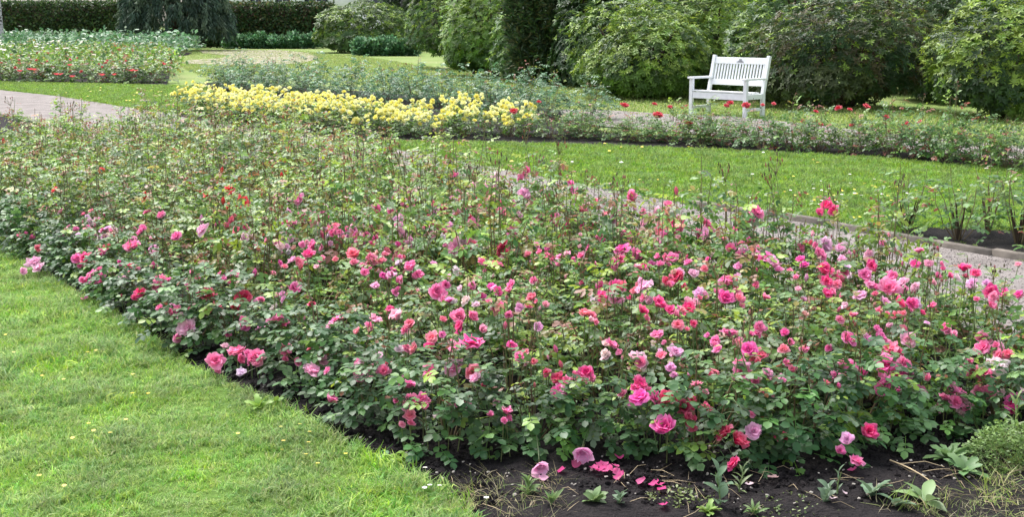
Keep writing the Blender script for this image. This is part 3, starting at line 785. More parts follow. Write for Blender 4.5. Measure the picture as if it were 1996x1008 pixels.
def canopy(x, y, base):
    d = linedist([(x, y)], gCN)[0]
    ins = inpoly([(x, y)], cent_poly)[0]
    return base * (.62 + .38 * min(1, d / .35)) if ins else base * max(.15, .62 - 1.6 * d)
def nearest_bush(x, y, kinds):
    return min((b for b in bushes if b[3] in kinds), key=lambda b: (b[1] - x) ** 2 + (b[2] - y) ** 2)
def add_bloom(b, P, diam, col, axis, mesh=None, name='bloom', stem=True, seed=0):
    o = b[0]; Mb = bmat(o)
    ax = Vector(axis).normalized()
    Rm = ax.to_track_quat('Z', 'Y').to_matrix().to_4x4() @ Matrix.Rotation(random.uniform(0, 6.28), 4, 'Z')
    Mw = Matrix.Translation(P) @ Rm @ Matrix.Scale(diam, 4)
    f = put(name, mesh or BLOOMS[random.randrange(8)], o, Mb.inverted() @ Mw, col)
    if stem:
        Ms = Matrix.Translation(Vector(P) - ax * diam * .1) @ Matrix.Rotation(random.uniform(0, 6.28), 4, 'Z')
        put('flower_stem', STEMS[random.randrange(4)], f, Mw.inverted() @ Ms)
    b[4].append(col)
    return f
NAMEC = {}
for tok in BL.split():
    x, y, d, c = tok.split(','); x, y, d = int(x), int(y), int(d)
    if (x, y) in LOW: z = LOW[(x, y)]; P = G(x, y, z)
    else:
        base = .37 if c != 'r' else .46
        if (x, y) in HIGH: base = .5
        z = base
        for it in range(12):
            P = G(x, y, z); z = .5 * z + .5 * (canopy(P[0], P[1], base) + .035)
        P = G(x, y, z)
    dist = (P - Vector((0, 0, HC))).length
    b = nearest_bush(P[0], P[1], ('front', 'pink') if c != 'r' else ('red', 'pink', 'front'))
    col = np.array(COLR[c]) * rng.uniform(.88, 1.08, 3); col = tuple(np.clip(col, 0, .95))
    ax = (random.gauss(0, .45), -.45 + random.gauss(0, .35), .75)
    if (x, y) in ((1052, 907), (1135, 879)): ax = (.1, -.8, -.35)
    diam = d / FPX * dist * 1.2
    small = d < 15
    me = BUDS[random.randrange(3)] if d <= 12 else None
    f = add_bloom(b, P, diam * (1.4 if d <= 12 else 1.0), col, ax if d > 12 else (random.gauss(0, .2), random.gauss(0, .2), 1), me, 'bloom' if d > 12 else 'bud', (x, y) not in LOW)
    b[4][-1] = c
    if d >= 20 and (x, y) not in LOW:
        for j in range(random.choice((0, 1, 2, 3))):
            dv = Vector((random.gauss(0, .5) * diam * 1.3, random.gauss(0, .6) * diam, -random.uniform(.1, .6) * diam))
            add_bloom(b, P + dv, diam * random.uniform(.45, .85), tuple(np.clip(np.array(col) * .65 + .35 * np.array(COLR[random.choice('lpwm')]), 0, .97)) if c not in 'rc' else tuple(col), (random.gauss(0, .6), -.4, .6), BLOOMS[random.choice((2, 5, 1))], 'bloom'); b[4].pop()
    if (x, y) in LOW:
        Mi = bmat(b[0]).inverted(); e = P - Vector(ax).normalized() * diam * .15; s0 = Vector((b[1], b[2], .04)); m = (e + s0) / 2 + Vector((0, 0, .05 + max(0, e.z)))
        mb = MB(); tt = np.linspace(0, 1, 9)[:, None]; A, B_, C_ = [np.array(Mi @ v) for v in (s0, m, e)]
        mb.tube((1 - tt) ** 2 * A + 2 * tt * (1 - tt) * B_ + tt ** 2 * C_, np.linspace(.0026, .0014, 9), 4, (.08, .12, .04)); put('arching_stem', mb.mesh('arching_stem', [M_STEM]), b[0])

EX = [b for b in bushes if b[3] in ('pink', 'front') and b[2] < 8.6 and b[1] / b[2] > -.45]
EXL = [b for b in EX if b[1] / b[2] < -.02]
for i in range(250):
    b = random.choice(EXL if i % 3 == 0 else EX); a = random.uniform(0, 6.28); rr = random.uniform(.05, .22)
    x, y = b[1] + rr * math.cos(a), b[2] + rr * math.sin(a); c = random.choice('pplllmwsp')
    for j in range(random.choice((1, 1, 2, 3))):
        P = Vector((x + random.gauss(0, .025), y + random.gauss(0, .03), canopy(x, y, .38) + random.uniform(-.02, .05)))
        add_bloom(b, P, random.uniform(.034, .062), tuple(np.clip(np.array(COLR[c]) * rng.uniform(.85, 1.05, 3), 0, .97)), (random.gauss(0, .6), -.4, .7), BLOOMS[random.randrange(8)]); b[4][-1] = c

# small salmon buds and fading blooms all over the pink roses
for i in range(420):
    b = bushes[random.randrange(len(bushes))]
    if b[3] not in ('pink', 'front') or b[2] > 9: continue
    a = random.uniform(0, 6.28); rr = random.uniform(0, .24)
    x, y = b[1] + rr * math.cos(a), b[2] + rr * math.sin(a)
    z = canopy(x, y, .37) + random.uniform(-.03, .09)
    kindc = random.choice([(.86, .30, .34), (.90, .42, .52), (.80, .12, .26), (.68, .36, .28), (.92, .58, .62), (.92, .25, .45)])
    if random.random() < .6: add_bloom(b, Vector((x, y, z)), random.uniform(.022, .034), kindc, (random.gauss(0, .2), random.gauss(0, .2), 1), BUDS[random.randrange(3)], 'bud')
    else: add_bloom(b, Vector((x, y, z)), random.uniform(.03, .045), kindc, (random.gauss(0, .5), -.4, .8), BLOOMS[2 + 3 * random.randrange(2)], 'bloom')
    b[4].pop()

# --- labels of the near bed's bushes
CN = {'p': 'pink', 'l': 'pale pink', 'm': 'magenta', 'h': 'deep pink', 'c': 'crimson', 's': 'salmon', 'w': 'blush white', 'r': 'scarlet'}
NUM = ['no', 'one', 'two', 'three', 'four', 'five', 'six', 'seven', 'eight', 'nine', 'ten', 'eleven', 'twelve']
ORD = ['first', 'second', 'third', 'fourth', 'fifth', 'sixth', 'seventh', 'eighth', 'ninth', 'tenth', 'eleventh', 'twelfth', 'thirteenth', 'fourteenth', 'fifteenth', 'sixteenth', 'seventeenth', 'eighteenth', 'nineteenth', 'twentieth', 'twenty-first', 'twenty-second', 'twenty-third', 'twenty-fourth', 'twenty-fifth', 'twenty-sixth', 'twenty-seventh', 'twenty-eighth', 'twenty-ninth', 'thirtieth', 'thirty-first', 'thirty-second', 'thirty-third', 'thirty-fourth', 'thirty-fifth', 'thirty-sixth', 'thirty-seventh', 'thirty-eighth', 'thirty-ninth', 'fortieth']
fr = sorted([b for b in bushes if b[3] == 'front'], key=lambda b: b[1] / b[2])
for i, b in enumerate(fr):
    cs_ = b[4]; word = ('carrying ' + NUM[min(len(cs_), 12)] + ' ' + CN[max(set(cs_), key=cs_.count)] + (' bloom' if len(cs_) == 1 else ' blooms')) if cs_ and len(set(cs_)) == 1 else ('carrying mixed ' + CN[cs_[0]] + ' and ' + CN[[c for c in cs_ if c != cs_[0]][0]] + ' blooms' if cs_ else 'with leaves only')
    word = word.replace('carrying ', 'with ')
    tag(b[0], '%s front-edge rose bush from the lawn end, %s' % (ORD[i], word), 'rose bush', 'front row of rose bushes in the near bed')
lines = [[] for _ in fr]
for b in bushes:
    if b[3] != 'front': lines[min(range(len(fr)), key=lambda i: abs(fr[i][1] / fr[i][2] - b[1] / b[2]))].append(b)
for i, ln in enumerate(lines):
    for k, b in enumerate(sorted(ln, key=lambda b: b[2])):
        cs_ = b[4]
        if b[3] == 'pink': d_ = CN[max(set(cs_), key=cs_.count)] + ' blooms' if cs_ else 'only buds'; w_ = 'rose bush with ' + d_
        else: w_ = 'bronze-tipped rose bush' + (' with scarlet blooms' if 'r' in cs_ else '')
        tag(b[0], '%s, %s in line behind the %s front-edge bush' % (w_, ORD[k], ORD[i]), 'rose bush', 'pink rose bushes filling the near bed' if b[3] == 'pink' else 'bronze-tipped rose bushes up the long bed')
n_near = len(bushes)

# ------------------------------------------------------------------ other rose beds
def along(p0, p1, n, off=0.0, jit=.08, seed=0):
    r_ = np.random.default_rng(seed); a = np.array(p0[:2]); b = np.array(p1[:2])
    d = nrm(b - a); nn = np.array((-d[1], d[0]))
    return [tuple(a + (b - a) * (i + .5) / n + nn * off + r_.normal(0, jit, 2)) for i in range(n)]

def poly_along(px, n, off, jit, seed):
    r_ = np.random.default_rng(seed); L = np.array(GP(px)); sg = np.hypot(*np.diff(L, axis=0).T); c = np.concatenate([[0], np.cumsum(sg)]); out = []
    for t in (np.arange(n) + .5) / n * c[-1]:
        k = max(min(np.searchsorted(c, t) - 1, len(sg) - 1), 0); d = (L[k + 1] - L[k]) / sg[k]
        p = L[k] + d * (t - c[k]) + np.array((-d[1], d[0])) * off + r_.normal(0, jit, 2)
        out.append(tuple(p))
    return out

yel_front = [(365, 216), (430, 229), (520, 242), (620, 255), (720, 263), (850, 267), (950, 268), (1030, 268)]
YP = poly_along(yel_front, 15, .05, .05, 1) + poly_along(yel_front, 14, .62, .07, 2)
for i, (x, y) in enumerate(YP):
    sc = random.uniform(.95, 1.15)
    zs_ = random.uniform(.75, 1.2); o = new_bush(P_YEL[i % 4], x, y, sc, 'yellow', 0, i, zs=zs_)
    b = bushes[-1]
    r_ = np.random.default_rng(900 + i)
    for k in range(27 if i < 15 else 18):
        # clusters on the dome of the bush
        a = r_.uniform(0, 6.283); rr = .42 * math.sqrt(r_.uniform(0, 1)) * sc
        z = .43 * sc * zs_ * (1 - .35 * (rr / .42) ** 2) * r_.uniform(.78, 1.12)
        if r_.random() < .33 and i < 15: a = -math.pi / 2 + r_.normal(0, .8); rr = r_.uniform(.3, .4); z = r_.uniform(.17, .38)
        for j in range(r_.integers(1, 4)):
            q = Vector((x + rr * math.cos(a) + r_.normal(0, .05), y + rr * math.sin(a) + r_.normal(0, .05), max(.1, z + .03 + r_.normal(0, .025))))
            c = np.array([(.95, .90, .20), (.96, .93, .30), (.97, .96, .48), (.93, .84, .13)][r_.integers(4)])
            add_bloom(b, q, r_.uniform(.075, .108), tuple(c), (r_.normal(0, .4), -.55, .8), BLOOM_SM[r_.integers(4)], 'bloom', False)
    lab = '%s yellow rose bush from the lawn wedge, %s row of the yellow bed' % (ORD[i % 15], 'front' if i < 15 else 'back')
    tag(o, lab, 'rose bush', 'yellow rose bushes massed with blooms')
q = None
blue_px = [(400, 172), (520, 184), (640, 194), (760, 202), (880, 212), (1000, 226), (1095, 238)]
BP = poly_along(blue_px, 15, .0, .08, 3) + poly_along(blue_px, 13, .75, .1, 4)
for i, (x, y) in enumerate(BP):
    o = new_bush(P_BLUE[i % 4], x, y, random.uniform(.95, 1.2), 'blue', 0, i, zs=random.uniform(.8, 1.25))
    tag(o, '%s blue-green rose bush, %s row behind the yellow roses' % (ORD[i % 15], 'first' if i < 15 else 'second'), 'rose bush', 'blue-green rose bushes behind the yellow bed')
# red rose on the blue bushes' side
row_px = [(1050, 268), (1150, 272), (1300, 279), (1450, 287), (1600, 296), (1750, 305), (1880, 318), (2000, 334), (2330, 366)]
RP = poly_along(row_px, 20, 0, .06, 5) + poly_along(row_px, 17, .5, .08, 6)
for i, (x, y) in enumerate(RP):
    o = new_bush(P_ROW[i % 5], x, y, random.uniform(.85, 1.1), 'row', 1 if i < 20 else 0, i, zs=random.uniform(.65, 1.0) if CX + x / y * FPX < 1520 else random.uniform(.85, 1.35))
RED = "1216,206,14 1283,226,18 1343,241,13 1416,207,11 1424,201,11 1454,206,15 1486,206,9 1507,204,10 1564,239,11 1688,209,15 1727,230,13 1768,242,9 1656,214,9 1275,203,9 1306,210,10 1001,218,15 1050,199,8 1311,272,10 1600,243,9 1634,212,12 1590,218,9 1660,245,9 1790,238,10 1815,256,9 1870,262,8 1385,236,9 1250,262,9 1480,252,10 1545,262,9"
for tok in RED.split():
    x, y, d = map(int, tok.split(','))
    z = .5
    P = G(x, y, z)
    if x > 1100:
        # the rows stand at a known distance: take the bloom there
        best = min(RP, key=lambda p: abs(CX + p[0] / p[1] * FPX - x)); Dd = best[1]
        z = HC - (y - 45) * Dd / FPX; P = G(x, y, z)
    dist = P.length
    b = nearest_bush(P[0], P[1], ('row',) if x > 1100 else ('blue', 'yellow'))
    add_bloom(b, P, d / FPX * dist * 1.25, (.66, .003, .015), (random.gauss(0, .3), -.5, .8), BLOOMS[random.randrange(3)], 'bloom'); b[4][-1] = 'c'
for i, b in enumerate([b for b in bushes if b[3] == 'row']):
    n = len(b[4]); k = 'dark red blooms' if n > 1 else 'one dark red bloom' if n else 'leaves and buds only'
    tag(b[0], '%s sparse rose bush from the yellow ones, %s row, %s' % (ORD[i % 20], 'front' if i < 20 else 'back', k), 'rose bush', 'sparse rose bushes in the row before the bench')
# four sparse bushes in the kerbside bed, each with a thick old base
def knob(seed):
    r_ = random.Random(seed); mb = MB()
    for k in range(4):
        a = r_.uniform(0, 6.28)
        mb.tube([(0, 0, -.02), (math.cos(a) * .015, math.sin(a) * .015, .07), (math.cos(a) * .05, math.sin(a) * .05, .16), (math.cos(a) * .07, math.sin(a) * .07, .24)], [.016, .011, .006, .003], 6, (.04, .03, .025))
    return mb.mesh('old_base', [M_BARK], True)
for i, (x, y) in enumerate(((1768, 452), (1868, 470), (1925, 458), (1985, 478), (2050, 500), (2230, 528))):
    P = G(x, y)
    o = new_bush(P_SPARSE[i % 4], P[0], P[1], 1.05 + .1 * (i % 2), 'kerb', 0, i)
    put('old_base', knob(i), o)
    tag(o, 'sparse dark-based rose bush, %s from the pointed end of the kerbside bed' % ORD[i], 'rose bush', 'sparse rose bushes in the kerbside bed')
print('COUNTS total bushes', len(bushes))

# far beds on the left: the front ones as bushes, the mass behind as one
P_FAR = protos(3, 380, 'row', 4, h=.55, r=.5, canes=10, per=7, size=.075, shoots=2, shoot_h=1.2)
far_px = [(-20, 158), (120, 160), (240, 162), (345, 160)]
FP = poly_along(far_px, 10, .1, .1, 7)
for i, (x, y) in enumerate(FP):
    o = new_bush(P_FAR[i % 3], x, y, random.uniform(1, 1.2), 'far', 0, i)
    b = bushes[-1]; r_ = np.random.default_rng(i)
    for k in range(2):
        add_bloom(b, Vector((x + r_.uniform(-.4, .4), y + r_.uniform(-.6, .1), r_.uniform(.3, .68))), r_.uniform(.09, .13), (.60, .02, .03), (r_.normal(0, .3), -.6, .7), BLOOM_SM[r_.integers(4)], 'bloom', False)
    tag(o, '%s rose bush with small red blooms along the far bed edge' % ORD[i], 'rose bush', 'red rose bushes edging the far bed')
def far_mass(name, poly, dens, h, size, pal, label, seed, tuft=6):
    r_ = np.random.default_rng(seed); q = rand_in_poly(poly, dens, r_); n = len(q)
    mb = MB()
    hh = h * (.6 + .35 * np.array([mnoise.noise(Vector((x * .9, y * .9, seed))) for x, y in q]) + .5 * r_.random(n) ** 2 + .1)
    for k in range(tuft):
        z = hh * r_.uniform(.25, 1.0, n)
        pos = np.stack([q[:, 0] + r_.normal(0, .15, n), q[:, 1] + r_.normal(0, .15, n), z], 1)
        f = r_.normal(0, 1, (n, 3)); f[:, 2] = abs(f[:, 2]) * .6
        up = r_.normal(0, .5, (n, 3)) + (0, 0, 1)
        place_tpl(mb, LEAF4, LEAF4F, pos, f, up, size * r_.uniform(.6, 1.3, n), pick(pal, r_, n))
    o = put(name, mb.mesh(name, [M_LEAF])); tag(o, label, 'roses', None, 'stuff'); return o
far_mass('rose_foliage', GP([(-60, 156), (0, 154), (160, 155), (350, 155), (345, 135), (318, 118), (150, 110), (-60, 108)]), 14, .72, .15, 'red', 'mass of reddish and grey-green rose foliage in the far left bed', 1)
far_mass('white_rose_foliage', GP([(-60, 114), (0, 116), (200, 114), (330, 109), (388, 105), (388, 98), (330, 96), (-60, 96)]), 5, 1.05, .27, 'blue', 'band of tall grey-green roses near the hedge', 2)
def speck(n, fx, fy, z, dia, col, label, grp, seed):
    """distant rose heads of the far beds, joined: too small to tell apart"""
    r_ = np.random.default_rng(seed); mb = MB()
    for i in range(n):
        P = np.array(G(fx(r_), fy(r_), z * r_.uniform(.85, 1.1)))
        for k in range(5):
            a = k * 1.2566; place_tpl(mb, LEAF4, LEAF4F, [P], [(math.cos(a), math.sin(a) * .7, .5)], [(0, -.5, 1)], dia * r_.uniform(.5, .8), [(.15, 1, .2)], 0, 1.6)
    me = mb.mesh(grp, [M_PETAL]); o = put(grp, me, None, None, col); tag(o, label, 'roses', None, 'stuff')
speck(22, lambda r: r.uniform(0, 185), lambda r: r.uniform(74, 98), 1.0, .09, (.9, .85, .78), 'scattered white rose heads by the birch', 'white_rose_heads', 5)
speck(12, lambda r: r.choice([r.uniform(5, 90), r.uniform(110, 200), r.uniform(180, 350)]), lambda r: r.uniform(124, 150), .72, .09, (.55, .02, .02), 'scattered red rose heads of the far bed', 'red_rose_heads', 6)

# ------------------------------------------------------------------ small flowers in the lawns, petals on the soil
def daisy(col, seed):
    mb = MB(); n = 9
    for k in range(n):
        a = k / n * 6.283; place_tpl(mb, LEAF4, LEAF4F, [(math.cos(a) * .15, math.sin(a) * .15, .9)], [(math.cos(a), math.sin(a), .15)], [(0, 0, 1)], 1.0, [col], 0, .8)
    mb.tube([(0, 0, .86), (0, 0, .95), (0, 0, 1.02)], [.26, .3, .05], 7, (.75, .55, .04))
    mb.tube([(0, 0, -3), (0, 0, .9)], [.08, .08], 3, (.15, .25, .05))
    return mb.mesh('lawn_flower', [M_STEM])
DW = daisy((.85, .85, .82), 0); DY = daisy((.85, .66, .04), 1)
def lawn_flower(x, y, white, s, lab, grp, zz=.035):
    P = G(x, y)
    o = put('daisy' if white else 'buttercup', DW if white else DY, None, Matrix.Translation((P[0], P[1], zz)) @ Matrix.Rotation(random.uniform(-.3, .3), 4, 'X') @ Matrix.Scale(s, 4))
    tag(o, lab, 'daisy' if white else 'buttercup', grp)
rr_ = random.Random(5)
mp = GP(mid_lawn_px)
cnt = 0
while cnt < 120:
    if rr_.random() < .45: x, y = rr_.gauss(1620, 90), rr_.gauss(385, 18)
    else: x, y = rr_.uniform(960, 1980), rr_.uniform(285, 440)
    if not inpoly([G(x, y)[:2]], mp)[0]: continue
    w = rr_.random() < .4
    lawn_flower(x, y, w, rr_.uniform(.012, .018) * (1 if y > 340 else 1.35), ('white daisy' if w else 'yellow buttercup') + ' dotted among others in the bright middle lawn', ('daisies' if w else 'buttercups') + ' in the middle lawn', .04)
    cnt += 1
for i in range(34):
    x = rr_.uniform(110, 330); y = rr_.uniform(176, 205)
    if inpoly([G(x, y)[:2]], poly_left)[0]: lawn_flower(x, y, False, .022, 'yellow buttercup dotted in the lawn wedge beyond the gravel path', 'buttercups in the left lawn wedge', .05)
for (x, y) in [(28, 703), (172, 703), (188, 699), (12, 668), (96, 711), (83, 750), (125, 757), (259, 785), (290, 785), (174, 845), (184, 859), (216, 864), (247, 837), (143, 874), (78, 949), (127, 969), (545, 832), (548, 852), (585, 847), (604, 862), (553, 880), (602, 883), (550, 898), (597, 907), (674, 906), (620, 925), (465, 865), (260, 747)]:
    lawn_flower(x, y, False, .0085, 'yellow buttercup dotted in the near mown lawn', 'buttercups in the near lawn', .034)
for (x, y) in [(829, 940), (838, 975), (828, 980), (857, 976), (948, 1000)]:
    lawn_flower(x, y, True, .009, 'white clover head by the tip of the near lawn', 'white clover heads near the bed tip', .045)

def petal_mesh(seed):
    r_ = np.random.default_rng(seed); mb = MB(); n = 5
    u, v = np.meshgrid(np.linspace(-1, 1, n), np.linspace(0, 1, n), indexing='ij')
    w = .5 * np.sin(np.clip(.15 + v * .75, 0, 1) * math.pi * .7)
    V = np.stack([u * w, v - .5, .18 * u ** 2 + .25 * (v - .5) ** 2 * r_.uniform(-.3, 1.4) + r_.normal(0, .03, u.shape)], -1).reshape(-1, 3)
    F = [(i * n + j, (i + 1) * n + j, (i + 1) * n + j + 1, i * n + j + 1) for i in range(n - 1) for j in range(n - 1)]
    mb.add(V, F, (r_.uniform(.1, .4), 1, 0))
    return mb.mesh('petal', [M_PETAL], True)
PET = [petal_mesh(i) for i in range(6)]
def petal(x, y, col, lab, grp, s=.032):
    P = G(x, y, .03)
    o = put('fallen_petal', PET[random.randrange(6)], None, Matrix.Translation(P) @ Matrix.Rotation(random.uniform(0, 6.3), 4, 'Z') @ Matrix.Rotation(random.gauss(0, .35), 4, 'X') @ Matrix.Rotation(random.gauss(0, .35), 4, 'Y') @ Matrix.Scale(s * random.uniform(.8, 1.2), 4), col)
    tag(o, lab, 'petal', grp)
HOT = (.80, .05, .30)
for (x, y) in [(1158, 913), (1168, 908), (1178, 906), (1186, 912), (1194, 917), (1203, 920), (1211, 925), (1206, 932), (1182, 919), (1200, 909), (1174, 915)]:
    petal(x, y, HOT, 'magenta petal in the heap of fallen petals on dark soil', 'heaped fallen petals')
petal(1207, 893, HOT, 'lone magenta petal on soil above the petal heap', None)
petal(1095, 918, HOT, 'lone magenta petal between the two drooping pale pink roses', None)
petal(1122, 905, (.6, .06, .2), 'dark magenta petal tucked under the drooping pale rose', None)
petal(1043, 931, COLR['l'], 'pale pink petal under the lowest drooping rose, nearer the lawn', None)
petal(1058, 933, COLR['l'], 'pale pink petal under the lowest drooping rose, nearer the petal heap', None)
petal(1251, 939, HOT, 'flat magenta petal alone right of the petal heap', None)
for (x, y) in [(1277, 943), (1286, 946), (1290, 955)]: petal(x, y, HOT, 'magenta petal in the trio of fallen petals on soil', 'trio of fallen petals')
petal(1294, 985, HOT, 'magenta petal lying nearest the front edge of the soil', None, .04)
petal(1460, 945, COLR['w'], 'pale pink petal fallen on the tall weed', None)
petal(1622, 972, COLR['w'], 'whitish petal fallen by the small two-stemmed weed', None)
petal(1646, 962, COLR['w'], 'smaller whitish petal beside the small two-stemmed weed', None, .02)
petal(1506, 931, (.55, .35, .33), 'withered brownish pink petal on bare soil', None)
petal(1662, 917, HOT, 'deep pink petal dropped under the low rose trio', None)
for (x, y) in [(160, 584), (168, 582)]: petal(x, y, (.85, .2, .45), 'pink petal on the soil notch by the lawn edge', 'pink petals in the soil notch')

# ------------------------------------------------------------------ weeds in front of the roses
def weed_leaf_mesh(seed, kind='broad'):
    r_ = np.random.default_rng(seed); mb = MB(); n = 7
    t = np.linspace(0, 1, n)
    if kind == 'broad': w = .28 * np.sin(np.clip(t * .97 + .02, 0, 1) * math.pi) ** .8 + .01 * r_.normal(0, 1, n)
    elif kind == 'lobed': w = (.10 + .15 * t) * (1 + .35 * np.cos(t * 22)) * np.sqrt(np.clip(1.02 - t, 0, 1)) * 1.5
    elif kind == 'oval': w = .19 * np.sin(np.clip(t * .97 + .02, 0, 1) * math.pi) ** .9
    else: w = .10 * np.sin(np.clip(t * .95 + .04, 0, 1) * math.pi)
    z = .35 * t - .45 * t ** 2
    V = np.concatenate([np.stack([t, w, z + .15 * w], 1), np.stack([t, -w, z + .15 * w], 1), np.stack([t, 0 * t, z - .02], 1)])
    F = [(2 * n + i, 2 * n + i + 1, i + 1, i) for i in range(n - 1)] + [(n + i, n + i + 1, 2 * n + i + 1, 2 * n + i) for i in range(n - 1)]
    mb.add(V, F)
    return mb.mesh('weed_leaf', [M_WEEDO], True)
M_WEEDO = leaf_mat('weed_leaf_single', rough=.5, trans=.25, hue=.01, val=.1, objcol=True)
WB = [weed_leaf_mesh(i, 'broad') for i in range(3)]; WL = [weed_leaf_mesh(i, 'lobed') for i in range(3)]; WN = [weed_leaf_mesh(i, 'narrow') for i in range(3)]; WO = [weed_leaf_mesh(i, 'oval') for i in range(3)]
def weed(x, y, meshes, n, size, col, lab, cat='weed', tall=0., spread=.35, name='weed', seed=0):
    r_ = np.random.default_rng(seed + int(x)); P = G(x, y, .01)
    o = empty(name, P, r_.uniform(0, 6.28))
    if tall:
        mb = MB(); mb.tube([(0, 0, -.01), (.01, 0, tall * .5), (.02, .01, tall)], [.003, .0025, .0015], 4, (.16, .24, .07)); put('stem', mb.mesh('weed_stem', [M_STEM]), o)
    for k in range(n):
        a = k * 2.399 + r_.normal(0, .3); h = tall * (k / max(1, n - 1)) if tall else r_.uniform(0, .015)
        el = spread + r_.normal(0, .15) + (.4 * k / n if tall else .5 * (1 - (k + 1) / n))
        M = Matrix.Translation((.02 * h / max(tall, 1e-6) if tall else 0, 0, h)) @ Matrix.Rotation(a, 4, 'Z') @ Matrix.Rotation(-el, 4, 'Y') @ Matrix.Rotation(r_.normal(0, .3), 4, 'X') @ Matrix.Scale(size * r_.uniform(.7, 1.15) * (1 - .3 * k / n if tall else 1), 4)
        put('leaf', meshes[r_.integers(len(meshes))], o, M, tuple(np.array(col) * r_.uniform(.8, 1.2)))
    tag(o, lab, cat, None)
    return o
GW = (.15, .25, .08); GB = (.13, .22, .12); GY = (.2, .32, .06)
weed(1030, 968, WN, 34, .055, GW, 'bushy narrow-leaved weed under the lowest pale rose', tall=.05, spread=.5)
weed(1075, 990, WN, 14, .06, GW, 'thin spiky weed below the bushy narrow-leaved one', spread=.8)
weed(1160, 985, WB, 16, .055, GW, 'leafy weed clump below the heap of magenta petals', spread=.5)
weed(1205, 985, WB, 9, .045, GB, 'small weed with rounded leaves beside the leafy clump', spread=.6, tall=.04)
weed(1405, 990, WB, 9, .075, GB, 'upright weed with long pale leaves below the low crimson rose', tall=.12, spread=.5)
weed(1440, 960, WN, 12, .06, (.2, .28, .12), 'spiky pale weed just under the low deep pink rose', tall=.09, spread=.6)
weed(1380, 1004, WL, 14, .05, GY, 'yellow-green creeping weed at the very front of the soil', spread=.3)
weed(1470, 1006, WN, 18, .05, GW, 'low feathery weed at the front edge of the soil', spread=.4)
weed(1605, 985, WB, 9, .055, GB, 'small two-stemmed weed with lance-shaped leaves on bare soil', tall=.07, spread=.6)
weed(1632, 965, WN, 7, .05, GB, 'thin upright weed beside the whitish petals', tall=.09, spread=.7)
weed(1700, 972, WL, 9, .075, GB, 'pale green weed with lobed leaves on the bare soil', spread=.35)
weed(1745, 990, WB, 5, .075, GB, 'weed with a few flat bluish leaves before the dock', spread=.2)
weed(1805, 985, WO, 6, .11, (.17, .28, .10), 'dock with large pale green oval leaves', 'dock plant', spread=.08)
weed(1850, 900, WL, 16, .095, (.12, .24, .07), 'lobed-leaf rosette weed right of the rose trio', spread=.25)
weed(1880, 925, WL, 12, .08, (.11, .22, .07), 'smaller lobed rosette in front of the larger one', spread=.25)
weed(1868, 858, WL, 10, .07, (.08, .17, .06), 'dark lobed weed close under the roses', spread=.3)
weed(1755, 880, WB, 6, .04, GB, 'tiny three-leaf seedling on bare soil', tall=.03, spread=.5)
weed(1735, 870, WL, 10, .05, (.09, .18, .06), 'little leafy weed in the shade of the rose bush', spread=.4)
weed(1975, 870, WN, 16, .075, (.2, .3, .1), 'tall upright weed with narrow leaves at the bed corner', tall=.2, spread=.5)
weed(505, 800, WL, 12, .06, (.2, .36, .05), 'bright yellow-green lobed weed on the lawn edge', spread=.35)
weed(540, 790, WL, 8, .05, (.16, .3, .05), 'second lobed weed between lawn and bed soil', spread=.35)
# bedstraw mound
def mound(x, y, r, h, n, size, pal, lab, name, cat):
    r_ = np.random.default_rng(int(x)); P = G(x, y); mb = MB()
    a = r_.uniform(0, 6.283, n); rr = np.sqrt(r_.random(n)) * r; z = h * (1 - (rr / r) ** 2) * r_.uniform(.4, 1.1, n)
    pos = np.stack([P[0] + rr * np.cos(a), P[1] + rr * np.sin(a) * .8, z + .005], 1)
    f = r_.normal(0, 1, (n, 3)); f[:, 2] = abs(f[:, 2]) * .5
    C = np.array(pal)[r_.integers(len(pal), size=n)] * r_.uniform(.8, 1.2, (n, 1))
    place_tpl(mb, LEAF4, LEAF4F, pos, f, r_.normal(0, .4, (n, 3)) + (0, 0, 1), size * r_.uniform(.6, 1.2, n), C)
    o = put(name, mb.mesh(name, [M_WEED])); tag(o, lab, cat, None, 'stuff')
mound(1955, 905, .17, .15, 2600, .017, [(.16, .27, .07), (.2, .32, .08), (.12, .2, .05)], 'dense mound of tiny-leaved bedstraw at the bed corner', 'bedstraw_mound', 'bedstraw')
mound(1330, 975, .13, .018, 260, .016, [(.14, .2, .06), (.2, .26, .08)], 'fine creeping weed on the front soil', 'creeping_weed', 'weeds')
mound(1560, 1000, .22, .018, 380, .016, [(.14, .2, .06), (.22, .28, .08)], 'fine creeping weed along the front of the soil', 'creeping_weed', 'weeds')
mb = MB()
r_ = np.random.default_rng(3)
a, b_ = G(1735, 898, .03), G(1835, 955, .03)
tw_pts = [tuple(a.lerp(b_, t) + Vector((0, 0, .012 * math.sin(t * 3.1))) ) for t in np.linspace(0, 1, 6)]
mb.tube(tw_pts, [.0035, .003, .003, .0025, .002, .001], 5)
mb.tube([tw_pts[1], tuple(Vector(tw_pts[1]) + Vector((.09, .0, .01))), tuple(Vector(tw_pts[1]) + Vector((.15, -.03, 0)))], [.002, .0015, .001], 4)
tag(put('dry_twig', mb.mesh('dry_twig', [M_TWIG])), 'pale dry stalk lying across the bare soil', 'twig')
mb = MB()
for k in range(70):
    x, y = r_.uniform(880, 1990), r_.uniform(905, 1006); P = np.array(G(x, y, .02)); an = r_.uniform(0, 6.283); L = r_.uniform(.03, .13)
    d = np.array((math.cos(an), math.sin(an), 0)) * L; mb.tube([P - d / 2, P + (0, 0, r_.uniform(0, .02)), P + d / 2 + (0, 0, r_.uniform(-.005, .02))], [.0009, .0012, .0006], 3)
tag(put('dry_stalks', mb.mesh('dry_stalks', [M_TWIG])), 'thin dry stalks strewn over the front soil', 'straw', None, 'stuff')

